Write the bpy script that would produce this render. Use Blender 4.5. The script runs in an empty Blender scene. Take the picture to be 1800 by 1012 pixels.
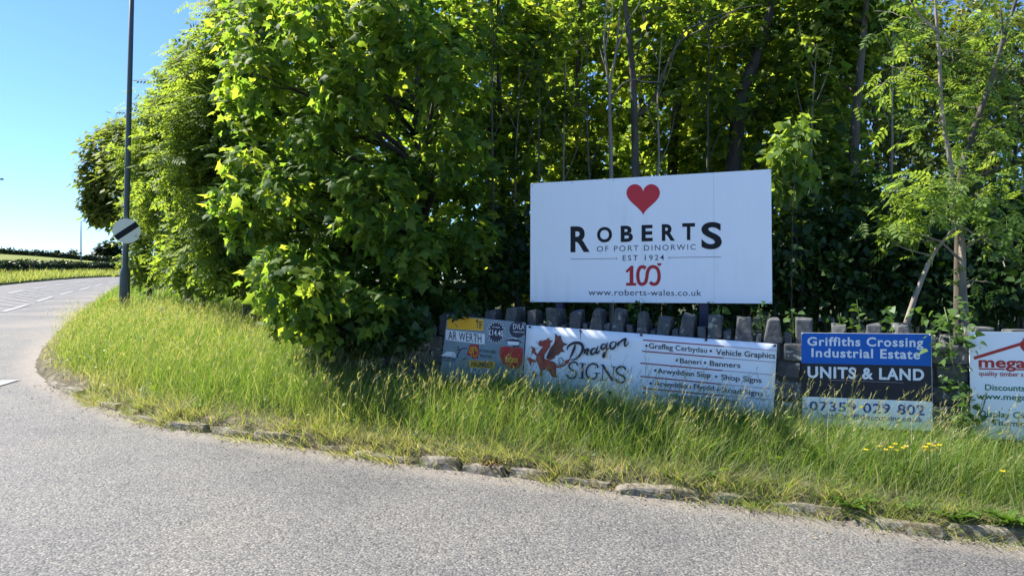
import bpy, bmesh, math, random
import numpy as np
from mathutils import Vector, Matrix
from mathutils.geometry import tessellate_polygon

random.seed(7)
RNG = np.random.default_rng(11)
R_ = math.radians
scene = bpy.context.scene
COL = scene.collection

# ------------------------------------------------------------------ camera
EYE = 1.6
F, CX, CY = 1200.0, 900.0, 506.0          # focal length and centre in photo pixels
PITCH = math.atan(6.0 / F)                # looks down a touch: eye level at row 500
cam_d = bpy.data.cameras.new('camera')
cam_d.sensor_width = 36.0
cam_d.lens = 36.0 * F / 1800.0
cam_d.clip_start = 0.05
cam_d.clip_end = 6000.0
cam = bpy.data.objects.new('camera', cam_d)
COL.objects.link(cam)
cam.location = (0, 0, EYE)
cam.rotation_euler = (R_(90) - PITCH, 0, 0)
scene.camera = cam

# ------------------------------------------------------------------ world, sun, exposure
SUN_EL, SUN_AZ = R_(49), R_(-69)          # azimuth from +Y towards +X: behind the trees, to the left
world = bpy.data.worlds.new('World')
scene.world = world
world.use_nodes = True
wn = world.node_tree
bg = wn.nodes['Background']
sky = wn.nodes.new('ShaderNodeTexSky')
sky.sky_type = 'NISHITA'
sky.sun_disc = False
sky.sun_elevation = SUN_EL
sky.sun_rotation = SUN_AZ
sky.air_density = 1.0
sky.dust_density = 0.0
sky.ozone_density = 4.5
tint = wn.nodes.new('ShaderNodeMix'); tint.data_type = 'RGBA'; tint.blend_type = 'MULTIPLY'
tint.inputs[0].default_value = 1.0; tint.inputs[7].default_value = (0.80, 0.98, 1.25, 1); tint.clamp_result = False
wn.links.new(sky.outputs[0], tint.inputs[6])
wn.links.new(tint.outputs[2], bg.inputs[0])
bg.inputs[1].default_value = 0.074
sun_d = bpy.data.lights.new('sun', 'SUN')
sun_d.energy = 5.0
sun_d.angle = R_(0.53)
sun_d.color = (1.0, 0.95, 0.86)
sun = bpy.data.objects.new('sun', sun_d)
COL.objects.link(sun)
SUN_DIR = Vector((math.sin(SUN_AZ) * math.cos(SUN_EL), math.cos(SUN_AZ) * math.cos(SUN_EL), math.sin(SUN_EL)))
sun.rotation_euler = (-SUN_DIR).to_track_quat('-Z', 'Y').to_euler()
scene.view_settings.view_transform = 'Standard'
scene.view_settings.look = 'None'
scene.view_settings.gamma = 1.0
scene.view_settings.exposure = 1.36
scene.cycles.max_bounces = 5
scene.cycles.diffuse_bounces = 2
scene.cycles.glossy_bounces = 3
scene.cycles.transmission_bounces = 2
scene.cycles.sample_clamp_indirect = 6.0

# ------------------------------------------------------------------ helpers: objects
def tag(o, label=None, cat=None, group=None, kind=None):
    if label: o['label'] = label
    if cat: o['category'] = cat
    if group: o['group'] = group
    if kind: o['kind'] = kind
    return o

def empty(name, loc, label, cat, group=None):
    o = bpy.data.objects.new(name, None)
    o.empty_display_size = 0.2
    COL.objects.link(o)
    o.location = loc
    return tag(o, label, cat, group)

def link_mesh(name, me, mat, parent=None):
    o = bpy.data.objects.new(name, me)
    COL.objects.link(o)
    if mat is not None:
        me.materials.append(mat)
    if parent is not None:
        o.parent = parent
        o.matrix_parent_inverse = Matrix.Translation(-Vector(parent.location))
    return o

def mesh_np(name, verts, faces, nper):
    """verts (n,3); faces flat int array with nper corners each."""
    me = bpy.data.meshes.new(name)
    verts = np.asarray(verts, dtype=np.float32)
    faces = np.asarray(faces, dtype=np.int32).ravel()
    nf = len(faces) // nper
    me.vertices.add(len(verts))
    me.vertices.foreach_set('co', verts.ravel())
    me.loops.add(len(faces))
    me.loops.foreach_set('vertex_index', faces)
    me.polygons.add(nf)
    me.polygons.foreach_set('loop_start', np.arange(nf, dtype=np.int32) * nper)
    me.update(calc_edges=True)
    return me

class MB:
    """collects polygons, builds ONE mesh object"""
    def __init__(s):
        s.v, s.f = [], []
    def poly(s, pts):
        n = len(s.v)
        s.v += [tuple(p) for p in pts]
        s.f.append(tuple(range(n, n + len(pts))))
    def add(s, vs, fs):
        n = len(s.v)
        s.v += [tuple(p) for p in vs]
        s.f += [tuple(i + n for i in f) for f in fs]
    def box(s, c, size, rot=None, taper=(1, 1), jit=0.0, bev=0.0):
        bm = bmesh.new()
        bmesh.ops.create_cube(bm, size=1.0)
        for v in bm.verts:
            k = taper if v.co.z > 0 else (1, 1)
            v.co = Vector((v.co.x * size[0] * k[0], v.co.y * size[1] * k[1], v.co.z * size[2]))
            if jit:
                v.co += Vector([random.uniform(-jit, jit) for _ in range(3)])
        if bev:
            bmesh.ops.bevel(bm, geom=bm.edges[:], offset=bev, segments=2, affect='EDGES', profile=0.6)
        if rot is not None:
            bmesh.ops.transform(bm, matrix=rot, verts=bm.verts)
        bm.verts.index_update()
        s.add([v.co + Vector(c) for v in bm.verts], [[v.index for v in f.verts] for f in bm.faces])
        bm.free()
    def tube(s, pts, rad, n=8, cap=True):
        pts = [Vector(p) for p in pts]
        rings = []
        ref = Vector((0.31, 0.17, 0.93))
        for i, p in enumerate(pts):
            t = (pts[min(i + 1, len(pts) - 1)] - pts[max(i - 1, 0)]).normalized()
            a = t.cross(ref)
            if a.length < 1e-3:
                a = t.cross(Vector((1, 0, 0)))
            a.normalize()
            b = t.cross(a)
            r = rad[i] if hasattr(rad, '__len__') else rad
            rings.append([p + (a * math.cos(2 * math.pi * k / n) + b * math.sin(2 * math.pi * k / n)) * r for k in range(n)])
        vs = [q for ring in rings for q in ring]
        fs = []
        for i in range(len(pts) - 1):
            for k in range(n):
                fs.append((i * n + k, i * n + (k + 1) % n, (i + 1) * n + (k + 1) % n, (i + 1) * n + k))
        if cap:
            fs.append(tuple(range(n))[::-1])
            fs.append(tuple((len(pts) - 1) * n + k for k in range(n)))
        s.add(vs, fs)
    def build(s, name, mat, parent=None, smooth=False):
        me = bpy.data.meshes.new(name)
        me.from_pydata([tuple(v) for v in s.v], [], s.f)
        if smooth:
            me.polygons.foreach_set('use_smooth', [True] * len(me.polygons))
        me.update()
        return link_mesh(name, me, mat, parent)

def catmull(pts, n=6):
    P = [np.array(p, float) for p in pts]
    P = [2 * P[0] - P[1]] + P + [2 * P[-1] - P[-2]]
    out = []
    for i in range(1, len(P) - 2):
        for k in range(n):
            t = k / n
            a, b, c, d = P[i - 1], P[i], P[i + 1], P[i + 2]
            out.append(0.5 * ((2 * b) + (c - a) * t + (2 * a - 5 * b + 4 * c - d) * t * t + (3 * b - a - 3 * c + d) * t ** 3))
    out.append(P[-2])
    return out

# ------------------------------------------------------------------ helpers: camera rays used to measure the place
cp, sp = math.cos(PITCH), math.sin(PITCH)
def ray(px, py):
    x, u = (px - CX) / F, (CY - py) / F
    d = Vector((x, cp + u * sp, u * cp - sp))
    return d / d.y
def at(px, py, Y):
    d = ray(px, py)
    return Vector((d.x * Y, Y, EYE + d.z * Y))
A_, B_ = -0.034, 0.02                       # the road climbs gently away and to the left
def Rz(x, y):
    return A_ * x + B_ * y
def on_road(px, py):
    d = ray(px, py)
    t = EYE / (A_ * d.x + B_ - d.z)
    return Vector((d.x * t, t, Rz(d.x * t, t)))

# ------------------------------------------------------------------ helpers: materials
def new_mat(name):
    m = bpy.data.materials.new(name)
    m.use_nodes = True
    return m, m.node_tree.nodes, m.node_tree.links, m.node_tree.nodes['Principled BSDF']
def simple(name, col, rough=0.6, spec=0.5, metal=0.0, noise=0.0, nscale=8.0, bump=0.0):
    m, n, l, b = new_mat(name)
    b.inputs['Base Color'].default_value = (*col, 1)
    b.inputs['Roughness'].default_value = rough
    b.inputs['Specular IOR Level'].default_value = spec
    b.inputs['Metallic'].default_value = metal
    if noise or bump:
        tc = n.new('ShaderNodeTexCoord')
        nt = n.new('ShaderNodeTexNoise')
        nt.inputs['Scale'].default_value = nscale
        nt.inputs['Detail'].default_value = 6
        l.new(tc.outputs['Object'], nt.inputs['Vector'])
        if noise:
            mx = n.new('ShaderNodeMix'); mx.data_type = 'RGBA'
            mx.inputs[6].default_value = (*[c * (1 - noise) for c in col], 1)
            mx.inputs[7].default_value = (*[min(1, c * (1 + noise)) for c in col], 1)
            l.new(nt.outputs['Fac'], mx.inputs[0])
            l.new(mx.outputs[2], b.inputs['Base Color'])
        if bump:
            bp = n.new('ShaderNodeBump'); bp.inputs['Strength'].default_value = bump
            bp.inputs['Distance'].default_value = 0.02
            l.new(nt.outputs['Fac'], bp.inputs['Height'])
            l.new(bp.outputs[0], b.inputs['Normal'])
    return m
def ramp(n, stops):
    r = n.new('ShaderNodeValToRGB')
    e = r.color_ramp.elements
    while len(e) > 1: e.remove(e[-1])
    e[0].position, e[0].color = stops[0][0], (*stops[0][1], 1)
    for p, c in stops[1:]:
        k = e.new(p); k.color = (*c, 1)
    return r
def leaf_mat(name, cols, trans=0.45, tcol=(1.5, 1.5, 0.5), rough=0.45, spec=0.35):
    """leaf blade: each leaf its own shade, lets light through"""
    m, n, l, b = new_mat(name)
    g = n.new('ShaderNodeNewGeometry')
    r = ramp(n, [(i / max(1, len(cols) - 1), c) for i, c in enumerate(cols)])
    l.new(g.outputs['Random Per Island'], r.inputs[0])
    l.new(r.outputs[0], b.inputs['Base Color'])
    b.inputs['Roughness'].default_value = rough
    b.inputs['Specular IOR Level'].default_value = spec
    t = n.new('ShaderNodeBsdfTranslucent')
    mul = n.new('ShaderNodeMix'); mul.data_type = 'RGBA'; mul.blend_type = 'MULTIPLY'; mul.clamp_result = False
    mul.inputs[0].default_value = 1.0
    l.new(r.outputs[0], mul.inputs[6]); mul.inputs[7].default_value = (*tcol, 1)
    l.new(mul.outputs[2], t.inputs[0])
    mix = n.new('ShaderNodeMixShader'); mix.inputs[0].default_value = trans
    l.new(b.outputs[0], mix.inputs[1]); l.new(t.outputs[0], mix.inputs[2])
    l.new(mix.outputs[0], n['Material Output'].inputs[0])
    return m

def bark_mat(name, c1, c2, scale=14):
    m, n, l, b = new_mat(name)
    tc = n.new('ShaderNodeTexCoord'); mp = n.new('ShaderNodeMapping')
    mp.inputs['Scale'].default_value = (1, 1, 0.22)
    nt = n.new('ShaderNodeTexNoise'); nt.inputs['Scale'].default_value = scale; nt.inputs['Detail'].default_value = 8
    l.new(tc.outputs['Object'], mp.inputs[0]); l.new(mp.outputs[0], nt.inputs['Vector'])
    r = ramp(n, [(0.3, c1), (0.7, c2)])
    l.new(nt.outputs['Fac'], r.inputs[0]); l.new(r.outputs[0], b.inputs['Base Color'])
    bp = n.new('ShaderNodeBump'); bp.inputs['Strength'].default_value = 0.7; bp.inputs['Distance'].default_value = 0.02
    l.new(nt.outputs['Fac'], bp.inputs['Height']); l.new(bp.outputs[0], b.inputs['Normal'])
    b.inputs['Roughness'].default_value = 0.9
    return m

# asphalt: chips of pale and tan stone in grey binder; dusty tan along the kerb ('edge' attribute = closeness to kerb)
def asphalt_mat():
    m, n, l, b = new_mat('asphalt')
    tc = n.new('ShaderNodeTexCoord')
    vo = n.new('ShaderNodeTexVoronoi'); vo.inputs['Scale'].default_value = 78
    vo.inputs['Randomness'].default_value = 1.0
    l.new(tc.outputs['Object'], vo.inputs['Vector'])
    sep = n.new('ShaderNodeSeparateColor'); l.new(vo.outputs['Color'], sep.inputs[0])
    chip = ramp(n, [(0.0, (0.14, 0.138, 0.135)), (0.35, (0.18, 0.176, 0.168)), (0.7, (0.225, 0.218, 0.205)), (0.93, (0.29, 0.27, 0.24)), (1.0, (0.36, 0.34, 0.31))])
    l.new(sep.outputs[0], chip.inputs[0])
    gap = ramp(n, [(0.0, (1, 1, 1)), (0.45, (0.9, 0.9, 0.9)), (0.8, (0.38, 0.38, 0.40))])
    l.new(vo.outputs['Distance'], gap.inputs[0])
    mg = n.new('ShaderNodeMix'); mg.data_type = 'RGBA'; mg.blend_type = 'MULTIPLY'; mg.inputs[0].default_value = 1
    l.new(chip.outputs[0], mg.inputs[6]); l.new(gap.outputs[0], mg.inputs[7])
    # broad wear
    n2 = n.new('ShaderNodeTexNoise'); n2.inputs['Scale'].default_value = 0.9; n2.inputs['Detail'].default_value = 5
    l.new(tc.outputs['Object'], n2.inputs['Vector'])
    w = ramp(n, [(0.3, (0.66, 0.66, 0.675)), (0.5, (0.85, 0.845, 0.84)), (0.7, (0.98, 0.955, 0.91))])
    l.new(n2.outputs['Fac'], w.inputs[0])
    mw = n.new('ShaderNodeMix'); mw.data_type = 'RGBA'; mw.blend_type = 'MULTIPLY'; mw.inputs[0].default_value = 1
    l.new(mg.outputs[2], mw.inputs[6]); l.new(w.outputs[0], mw.inputs[7])
    at_ = n.new('ShaderNodeAttribute'); at_.attribute_name = 'edge'
    n3 = n.new('ShaderNodeTexNoise'); n3.inputs['Scale'].default_value = 7; n3.inputs['Detail'].default_value = 7
    l.new(tc.outputs['Object'], n3.inputs['Vector'])
    ma = n.new('ShaderNodeMath'); ma.operation = 'MULTIPLY_ADD'
    l.new(n3.outputs['Fac'], ma.inputs[0]); ma.inputs[1].default_value = 0.9; ma.inputs[2].default_value = -0.45
    ad = n.new('ShaderNodeMath'); ad.operation = 'ADD'; ad.use_clamp = True
    l.new(at_.outputs['Fac'], ad.inputs[0]); l.new(ma.outputs[0], ad.inputs[1])
    ml = n.new('ShaderNodeMath'); ml.operation = 'MULTIPLY'; ml.use_clamp = True
    l.new(ad.outputs[0], ml.inputs[0])
    m4 = n.new('ShaderNodeMath'); m4.operation = 'MULTIPLY'; m4.use_clamp = True
    l.new(at_.outputs['Fac'], m4.inputs[0]); m4.inputs[1].default_value = 4.0
    l.new(m4.outputs[0], ml.inputs[1])
    dust = n.new('ShaderNodeMix'); dust.data_type = 'RGBA'
    l.new(ml.outputs[0], dust.inputs[0]); l.new(mw.outputs[2], dust.inputs[6])
    n5 = n.new('ShaderNodeTexNoise'); n5.inputs['Scale'].default_value = 45; n5.inputs['Detail'].default_value = 6
    l.new(tc.outputs['Object'], n5.inputs['Vector'])
    dc = ramp(n, [(0.3, (0.16, 0.138, 0.115)), (0.7, (0.28, 0.245, 0.205))])
    l.new(n5.outputs['Fac'], dc.inputs[0]); l.new(dc.outputs[0], dust.inputs[7])
    l.new(dust.outputs[2], b.inputs['Base Color'])
    b.inputs['Roughness'].default_value = 0.75
    b.inputs['Specular IOR Level'].default_value = 0.35
    bp = n.new('ShaderNodeBump'); bp.inputs['Strength'].default_value = 0.6; bp.inputs['Distance'].default_value = 0.006
    bp.invert = True
    l.new(vo.outputs['Distance'], bp.inputs['Height']); l.new(bp.outputs[0], b.inputs['Normal'])
    return m

def soil_mat():
    m, n, l, b = new_mat('soil')
    tc = n.new('ShaderNodeTexCoord')
    nt = n.new('ShaderNodeTexNoise'); nt.inputs['Scale'].default_value = 9; nt.inputs['Detail'].default_value = 9
    l.new(tc.outputs['Object'], nt.inputs['Vector'])
    r = ramp(n, [(0.25, (0.035, 0.03, 0.015)), (0.5, (0.09, 0.075, 0.04)), (0.64, (0.18, 0.145, 0.085)), (0.8, (0.30, 0.26, 0.18))])
    n2 = n.new('ShaderNodeTexNoise'); n2.inputs['Scale'].default_value = 60; n2.inputs['Detail'].default_value = 5
    l.new(tc.outputs['Object'], n2.inputs['Vector'])
    mt = n.new('ShaderNodeMath'); mt.operation = 'MULTIPLY_ADD'
    l.new(n2.outputs['Fac'], mt.inputs[0]); mt.inputs[1].default_value = 0.5; 
    l.new(nt.outputs['Fac'], mt.inputs[2])
    sb = n.new('ShaderNodeMath'); sb.operation = 'SUBTRACT'; sb.inputs[1].default_value = 0.25
    l.new(mt.outputs[0], sb.inputs[0])
    l.new(sb.outputs[0], r.inputs[0])
    # leaf mould and moss away from the kerb ('inner' attribute)
    at_ = n.new('ShaderNodeAttribute'); at_.attribute_name = 'inner'
    mx = n.new('ShaderNodeMix'); mx.data_type = 'RGBA'
    r2 = ramp(n, [(0.3, (0.02, 0.03, 0.008)), (0.7, (0.06, 0.075, 0.02))])
    l.new(nt.outputs['Fac'], r2.inputs[0])
    l.new(at_.outputs['Fac'], mx.inputs[0]); l.new(r.outputs[0], mx.inputs[6]); l.new(r2.outputs[0], mx.inputs[7])
    l.new(mx.outputs[2], b.inputs['Base Color'])
    b.inputs['Roughness'].default_value = 0.95
    bp = n.new('ShaderNodeBump'); bp.inputs['Strength'].default_value = 1.0; bp.inputs['Distance'].default_value = 0.03
    l.new(mt.outputs[0], bp.inputs['Height']); l.new(bp.outputs[0], b.inputs['Normal'])
    return m

def stone_mat(name, c1, c2, lichen=(0.42, 0.42, 0.36), lich=0.62):
    m, n, l, b = new_mat(name)
    tc = n.new('ShaderNodeTexCoord')
    g = n.new('ShaderNodeNewGeometry')
    r0 = ramp(n, [(0, c1), (1, c2)])
    l.new(g.outputs['Random Per Island'], r0.inputs[0])
    nt = n.new('ShaderNodeTexNoise'); nt.inputs['Scale'].default_value = 22; nt.inputs['Detail'].default_value = 9; nt.inputs['Roughness'].default_value = 0.65
    l.new(tc.outputs['Object'], nt.inputs['Vector'])
    w = ramp(n, [(0.3, (0.55, 0.55, 0.55)), (0.7, (1.35, 1.33, 1.28))])
    l.new(nt.outputs['Fac'], w.inputs[0])
    mw = n.new('ShaderNodeMix'); mw.data_type = 'RGBA'; mw.blend_type = 'MULTIPLY'; mw.inputs[0].default_value = 1
    l.new(r0.outputs[0], mw.inputs[6]); l.new(w.outputs[0], mw.inputs[7])
    n2 = n.new('ShaderNodeTexNoise'); n2.inputs['Scale'].default_value = 14; n2.inputs['Detail'].default_value = 4
    n2.inputs['Distortion'].default_value = 0.6
    l.new(tc.outputs['Object'], n2.inputs['Vector'])
    k = ramp(n, [(lich, (0, 0, 0)), (lich + 0.04, (1, 1, 1))])
    l.new(n2.outputs['Fac'], k.inputs[0])
    ml = n.new('ShaderNodeMix'); ml.data_type = 'RGBA'
    l.new(k.outputs[0], ml.inputs[0]); l.new(mw.outputs[2], ml.inputs[6]); ml.inputs[7].default_value = (*lichen, 1)
    l.new(ml.outputs[2], b.inputs['Base Color'])
    b.inputs['Roughness'].default_value = 0.92
    bp = n.new('ShaderNodeBump'); bp.inputs['Strength'].default_value = 0.8; bp.inputs['Distance'].default_value = 0.012
    l.new(nt.outputs['Fac'], bp.inputs['Height']); l.new(bp.outputs[0], b.inputs['Normal'])
    return m

M = {}
M['asphalt'] = asphalt_mat()
M['soil'] = soil_mat()
M['field'] = simple('field_grass', (0.17, 0.19, 0.045), 0.95, 0.1, noise=0.35, nscale=0.35)
M['far_verge'] = simple('far_verge_grass', (0.07, 0.10, 0.03), 0.95, 0.1, noise=0.5, nscale=2.0)
M['ground'] = simple('ground_earth', (0.06, 0.08, 0.03), 0.95, 0.1, noise=0.4, nscale=0.1)
M['worn_paint'] = simple('worn_road_paint', (0.27, 0.27, 0.27), 0.75, 0.3, noise=0.3, nscale=6)
M['paint'] = simple('road_paint', (0.25, 0.25, 0.245), 0.7, 0.3, noise=0.45, nscale=6)
M['stone'] = stone_mat('wall_stone', (0.06, 0.062, 0.064), (0.125, 0.123, 0.117))
M['stone_dark'] = stone_mat('coping_slate', (0.052, 0.057, 0.062), (0.105, 0.108, 0.108), lichen=(0.26, 0.27, 0.22), lich=0.63)
M['mortar'] = simple('dark_mortar', (0.05, 0.05, 0.045), 0.95)  # dark mortar, set back behind the stone faces
M['kerb'] = stone_mat('kerb_concrete', (0.16, 0.14, 0.11), (0.28, 0.25, 0.21), lichen=(0.13, 0.105, 0.065), lich=0.50)
M['column'] = simple('lamp_column_paint', (0.085, 0.11, 0.115), 0.55, 0.4, noise=0.2, nscale=6, bump=0.05)
M['galv'] = simple('galvanised_steel', (0.35, 0.36, 0.37), 0.45, 0.5, metal=0.7)
M['white'] = simple('white_panel', (0.82, 0.87, 0.91), 0.28, 0.5, noise=0.03, nscale=1.2)
def streak_panel():
    m, n, l, b = new_mat('weathered_white_panel')
    tc = n.new('ShaderNodeTexCoord'); mp = n.new('ShaderNodeMapping'); mp.inputs['Scale'].default_value = (7, 7, .35)
    l.new(tc.outputs['Object'], mp.inputs[0])
    nt = n.new('ShaderNodeTexNoise'); nt.inputs['Scale'].default_value = 1.6; nt.inputs['Detail'].default_value = 7
    l.new(mp.outputs[0], nt.inputs['Vector'])
    n2 = n.new('ShaderNodeTexNoise'); n2.inputs['Scale'].default_value = 1.3; n2.inputs['Detail'].default_value = 4
    l.new(tc.outputs['Object'], n2.inputs['Vector'])
    mu = n.new('ShaderNodeMath'); mu.operation = 'MULTIPLY'; l.new(nt.outputs['Fac'], mu.inputs[0]); l.new(n2.outputs['Fac'], mu.inputs[1])
    r = ramp(n, [(.14, (0.83, 0.87, 0.91)), (.30, (0.85, 0.89, 0.93)), (.44, (0.78, 0.82, 0.85))])
    l.new(mu.outputs[0], r.inputs[0]); l.new(r.outputs[0], b.inputs['Base Color'])
    b.inputs['Roughness'].default_value = .3
    return m
M['bill_panel'] = streak_panel()
M['seam'] = simple('panel_seam', (0.5, 0.54, 0.6), 0.5)
M['banner'] = simple('banner_vinyl', (0.82, 0.86, 0.90), 0.42, 0.4, noise=0.05, nscale=2.5)
M['sign_face'] = simple('road_sign_white', (0.90, 0.89, 0.82), 0.5, 0.3)
M['black'] = simple('black_vinyl', (0.008, 0.009, 0.013), 0.45, 0.25)
M['red'] = simple('red_vinyl', (0.55, 0.018, 0.03), 0.4, 0.4)
M['darkred'] = simple('dark_red_vinyl', (0.42, 0.012, 0.025), 0.4, 0.4)
M['navy'] = simple('navy_vinyl', (0.015, 0.022, 0.06), 0.4, 0.4)
M['blue'] = simple('blue_vinyl', (0.003, 0.11, 0.46), 0.4, 0.25, noise=0.08, nscale=2)
M['charcoal'] = simple('charcoal_vinyl', (0.02, 0.024, 0.032), 0.45, 0.25, noise=0.1, nscale=3)
M['lightblue'] = simple('pale_vinyl', (0.74, 0.78, 0.82), 0.4, 0.4)
M['phoneblue'] = simple('phone_blue_vinyl', (0.008, 0.05, 0.28), 0.4, 0.4)
M['plategrey'] = simple('grey_blue_print', (0.20, 0.28, 0.33), 0.4, 0.3, noise=0.12, nscale=4)
M['plateyellow'] = simple('yellow_plate_print', (0.80, 0.42, 0.01), 0.4, 0.4)
M['dragonred'] = simple('faded_red_print', (0.36, 0.065, 0.05), 0.5, 0.3, noise=0.35, nscale=14)
M['wingbrown'] = simple('faded_brown_print', (0.23, 0.075, 0.05), 0.5, 0.3, noise=0.35, nscale=14)
M['ink'] = simple('faded_black_ink', (0.03, 0.03, 0.04), 0.5, 0.3)
M['linered'] = simple('line_red_print', (0.30, 0.03, 0.055), 0.5, 0.3)
M['linefaint'] = simple('line_faded_print', (0.46, 0.36, 0.42), 0.5, 0.3)
M['megared'] = simple('timber_red_print', (0.42, 0.035, 0.03), 0.45, 0.3)
M['megagreen'] = simple('green_print', (0.015, 0.14, 0.05), 0.45, 0.3)
M['rust'] = simple('rust_stain', (0.28, 0.17, 0.09), 0.8, 0.2)
M['post_blue'] = simple('blue_post_paint', (0.008, 0.014, 0.05), 0.45, 0.5)
M['bark'] = bark_mat('bark_grey_brown', (0.045, 0.038, 0.028), (0.14, 0.12, 0.095))
M['bark_dark'] = bark_mat('bark_dark', (0.025, 0.022, 0.016), (0.075, 0.065, 0.05))
M['bark_pale'] = bark_mat('bark_pale', (0.16, 0.13, 0.10), (0.34, 0.29, 0.235))
M['twig'] = simple('dry_twig', (0.22, 0.17, 0.11), 0.9, noise=0.3, nscale=30)
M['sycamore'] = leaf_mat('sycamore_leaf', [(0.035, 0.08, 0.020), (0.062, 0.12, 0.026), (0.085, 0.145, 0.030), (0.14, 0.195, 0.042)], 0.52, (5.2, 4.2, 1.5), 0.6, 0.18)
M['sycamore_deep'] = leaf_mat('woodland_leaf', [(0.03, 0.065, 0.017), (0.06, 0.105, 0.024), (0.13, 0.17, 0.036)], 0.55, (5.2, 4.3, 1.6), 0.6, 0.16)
M['ash'] = leaf_mat('ash_leaf', [(0.08, 0.15, 0.03), (0.15, 0.23, 0.048)], 0.48, (3.2, 2.7, 1.3), 0.55, 0.25)
M['ash_left'] = leaf_mat('roadside_ash_leaf', [(0.075, 0.135, 0.028), (0.15, 0.21, 0.045)], 0.48, (3.4, 2.9, 1.2), 0.6, 0.18)
M['oak'] = leaf_mat('oak_leaf', [(0.10, 0.135, 0.03), (0.19, 0.21, 0.055)], 0.48, (2.0, 2.1, 0.9), 0.6, 0.15)
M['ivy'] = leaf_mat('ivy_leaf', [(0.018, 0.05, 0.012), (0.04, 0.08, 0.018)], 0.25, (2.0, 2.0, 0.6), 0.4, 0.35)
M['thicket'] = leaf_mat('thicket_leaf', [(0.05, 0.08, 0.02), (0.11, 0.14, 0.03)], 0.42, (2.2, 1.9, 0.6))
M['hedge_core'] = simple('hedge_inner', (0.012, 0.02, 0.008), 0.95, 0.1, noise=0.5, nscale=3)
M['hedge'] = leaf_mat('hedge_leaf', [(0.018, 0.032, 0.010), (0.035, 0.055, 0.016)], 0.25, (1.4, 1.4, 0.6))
M['bramble'] = leaf_mat('bramble_leaf', [(0.05, 0.11, 0.025), (0.10, 0.17, 0.045)], 0.35, (1.7, 1.7, 0.7))
M['dock'] = leaf_mat('dock_leaf', [(0.07, 0.15, 0.025), (0.11, 0.20, 0.035)], 0.35, (1.7, 1.6, 0.6))
M['buttercup'] = leaf_mat('buttercup_petal', [(0.75, 0.55, 0.02), (0.8, 0.62, 0.03)], 0.3, (1, 1, 0.5))
M['umbel'] = leaf_mat('white_umbel', [(0.6, 0.6, 0.5), (0.72, 0.72, 0.64)], 0.3, (1, 1, 0.9))
M['stem'] = simple('plant_stem', (0.08, 0.12, 0.03), 0.7)
M['redweed'] = leaf_mat('red_weed_leaf', [(0.07, 0.025, 0.02), (0.12, 0.05, 0.03)], 0.3, (1.3, 1, 0.8), 0.6, 0.15)

# ================================================================== LAND
EDGE_PX = [(205, 506), (175, 524), (140, 550), (108, 578), (80, 606), (64, 632), (64, 652), (84, 674), (134, 696), (200, 721), (270, 743),
           (400, 766), (560, 791), (700, 811), (850, 831), (1000, 849), (1160, 871), (1300, 887), (1420, 903), (1560, 927), (1700, 945), (1800, 961)]
edge_w = [on_road(*p) for p in EDGE_PX]
e2 = catmull([(p.x, p.y) for p in edge_w], 5)
first = np.array(e2[0]); d0 = first - np.array(e2[4]); d0 /= np.linalg.norm(d0)
far_run = []
pos, dv = first.copy(), d0.copy()
for k in range(20):                                        # the main road bends right beyond the trees
    ang = -0.055
    dv = np.array([dv[0] * math.cos(ang) - dv[1] * math.sin(ang), dv[0] * math.sin(ang) + dv[1] * math.cos(ang)])
    pos = pos + dv * 3.0
    far_run.append(pos.copy())
last = np.array(e2[-1]); d1 = last - np.array(e2[-4]); d1 /= np.linalg.norm(d1)
EDGE = np.array(far_run[::-1] + e2 + [last + d1 * k for k in (1, 3, 8, 20)])

def edge_dist(P):
    """signed distance to the kerb line, positive on the verge side"""
    P = np.asarray(P, float)
    best = np.full(len(P), 1e9); sign = np.ones(len(P))
    for a, b in zip(EDGE[:-1], EDGE[1:]):
        ab = b - a
        t = np.clip(((P - a) @ ab) / (ab @ ab), 0, 1)
        q = a + t[:, None] * ab
        dd = np.hypot(*(P - q).T)
        cr = ab[0] * (P[:, 1] - a[1]) - ab[1] * (P[:, 0] - a[0])
        up = dd < best - 1e-9
        best = np.where(up, dd, best); sign = np.where(up, np.where(cr > 0, 1.0, -1.0), sign)
    return best * sign
def sstep(x):
    x = np.clip(x, 0, 1); return x * x * (3 - 2 * x)
def wob(x, y, s=1.0):
    return (np.sin(x * 2.1 * s + 1.3) * np.cos(y * 1.7 * s + .4) + np.sin(x * 5.3 * s + y * 3.1 * s) * .5 + np.sin(x * 11.7 * s - y * 9.1 * s + 2) * .3) / 1.8
def verge_z(x, y, d=None):
    x = np.atleast_1d(np.asarray(x, float)); y = np.atleast_1d(np.asarray(y, float))
    if d is None: d = edge_dist(np.stack([x, y], 1))
    rise = 0.12 * sstep((d + .02) / .16) + 0.20 * sstep((d - .1) / 1.6) + 0.035 * wob(x, y) * sstep(d / .3) + 0.012 * wob(x, y, 4) * sstep(d / .1)
    z = Rz(x, y) + rise
    return np.where(d < -0.02, Rz(x, y) - 0.12 - np.clip(-d, 0, 1) * .3, z)
def vz(x, y):
    return float(verge_z(x, y)[0])

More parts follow.
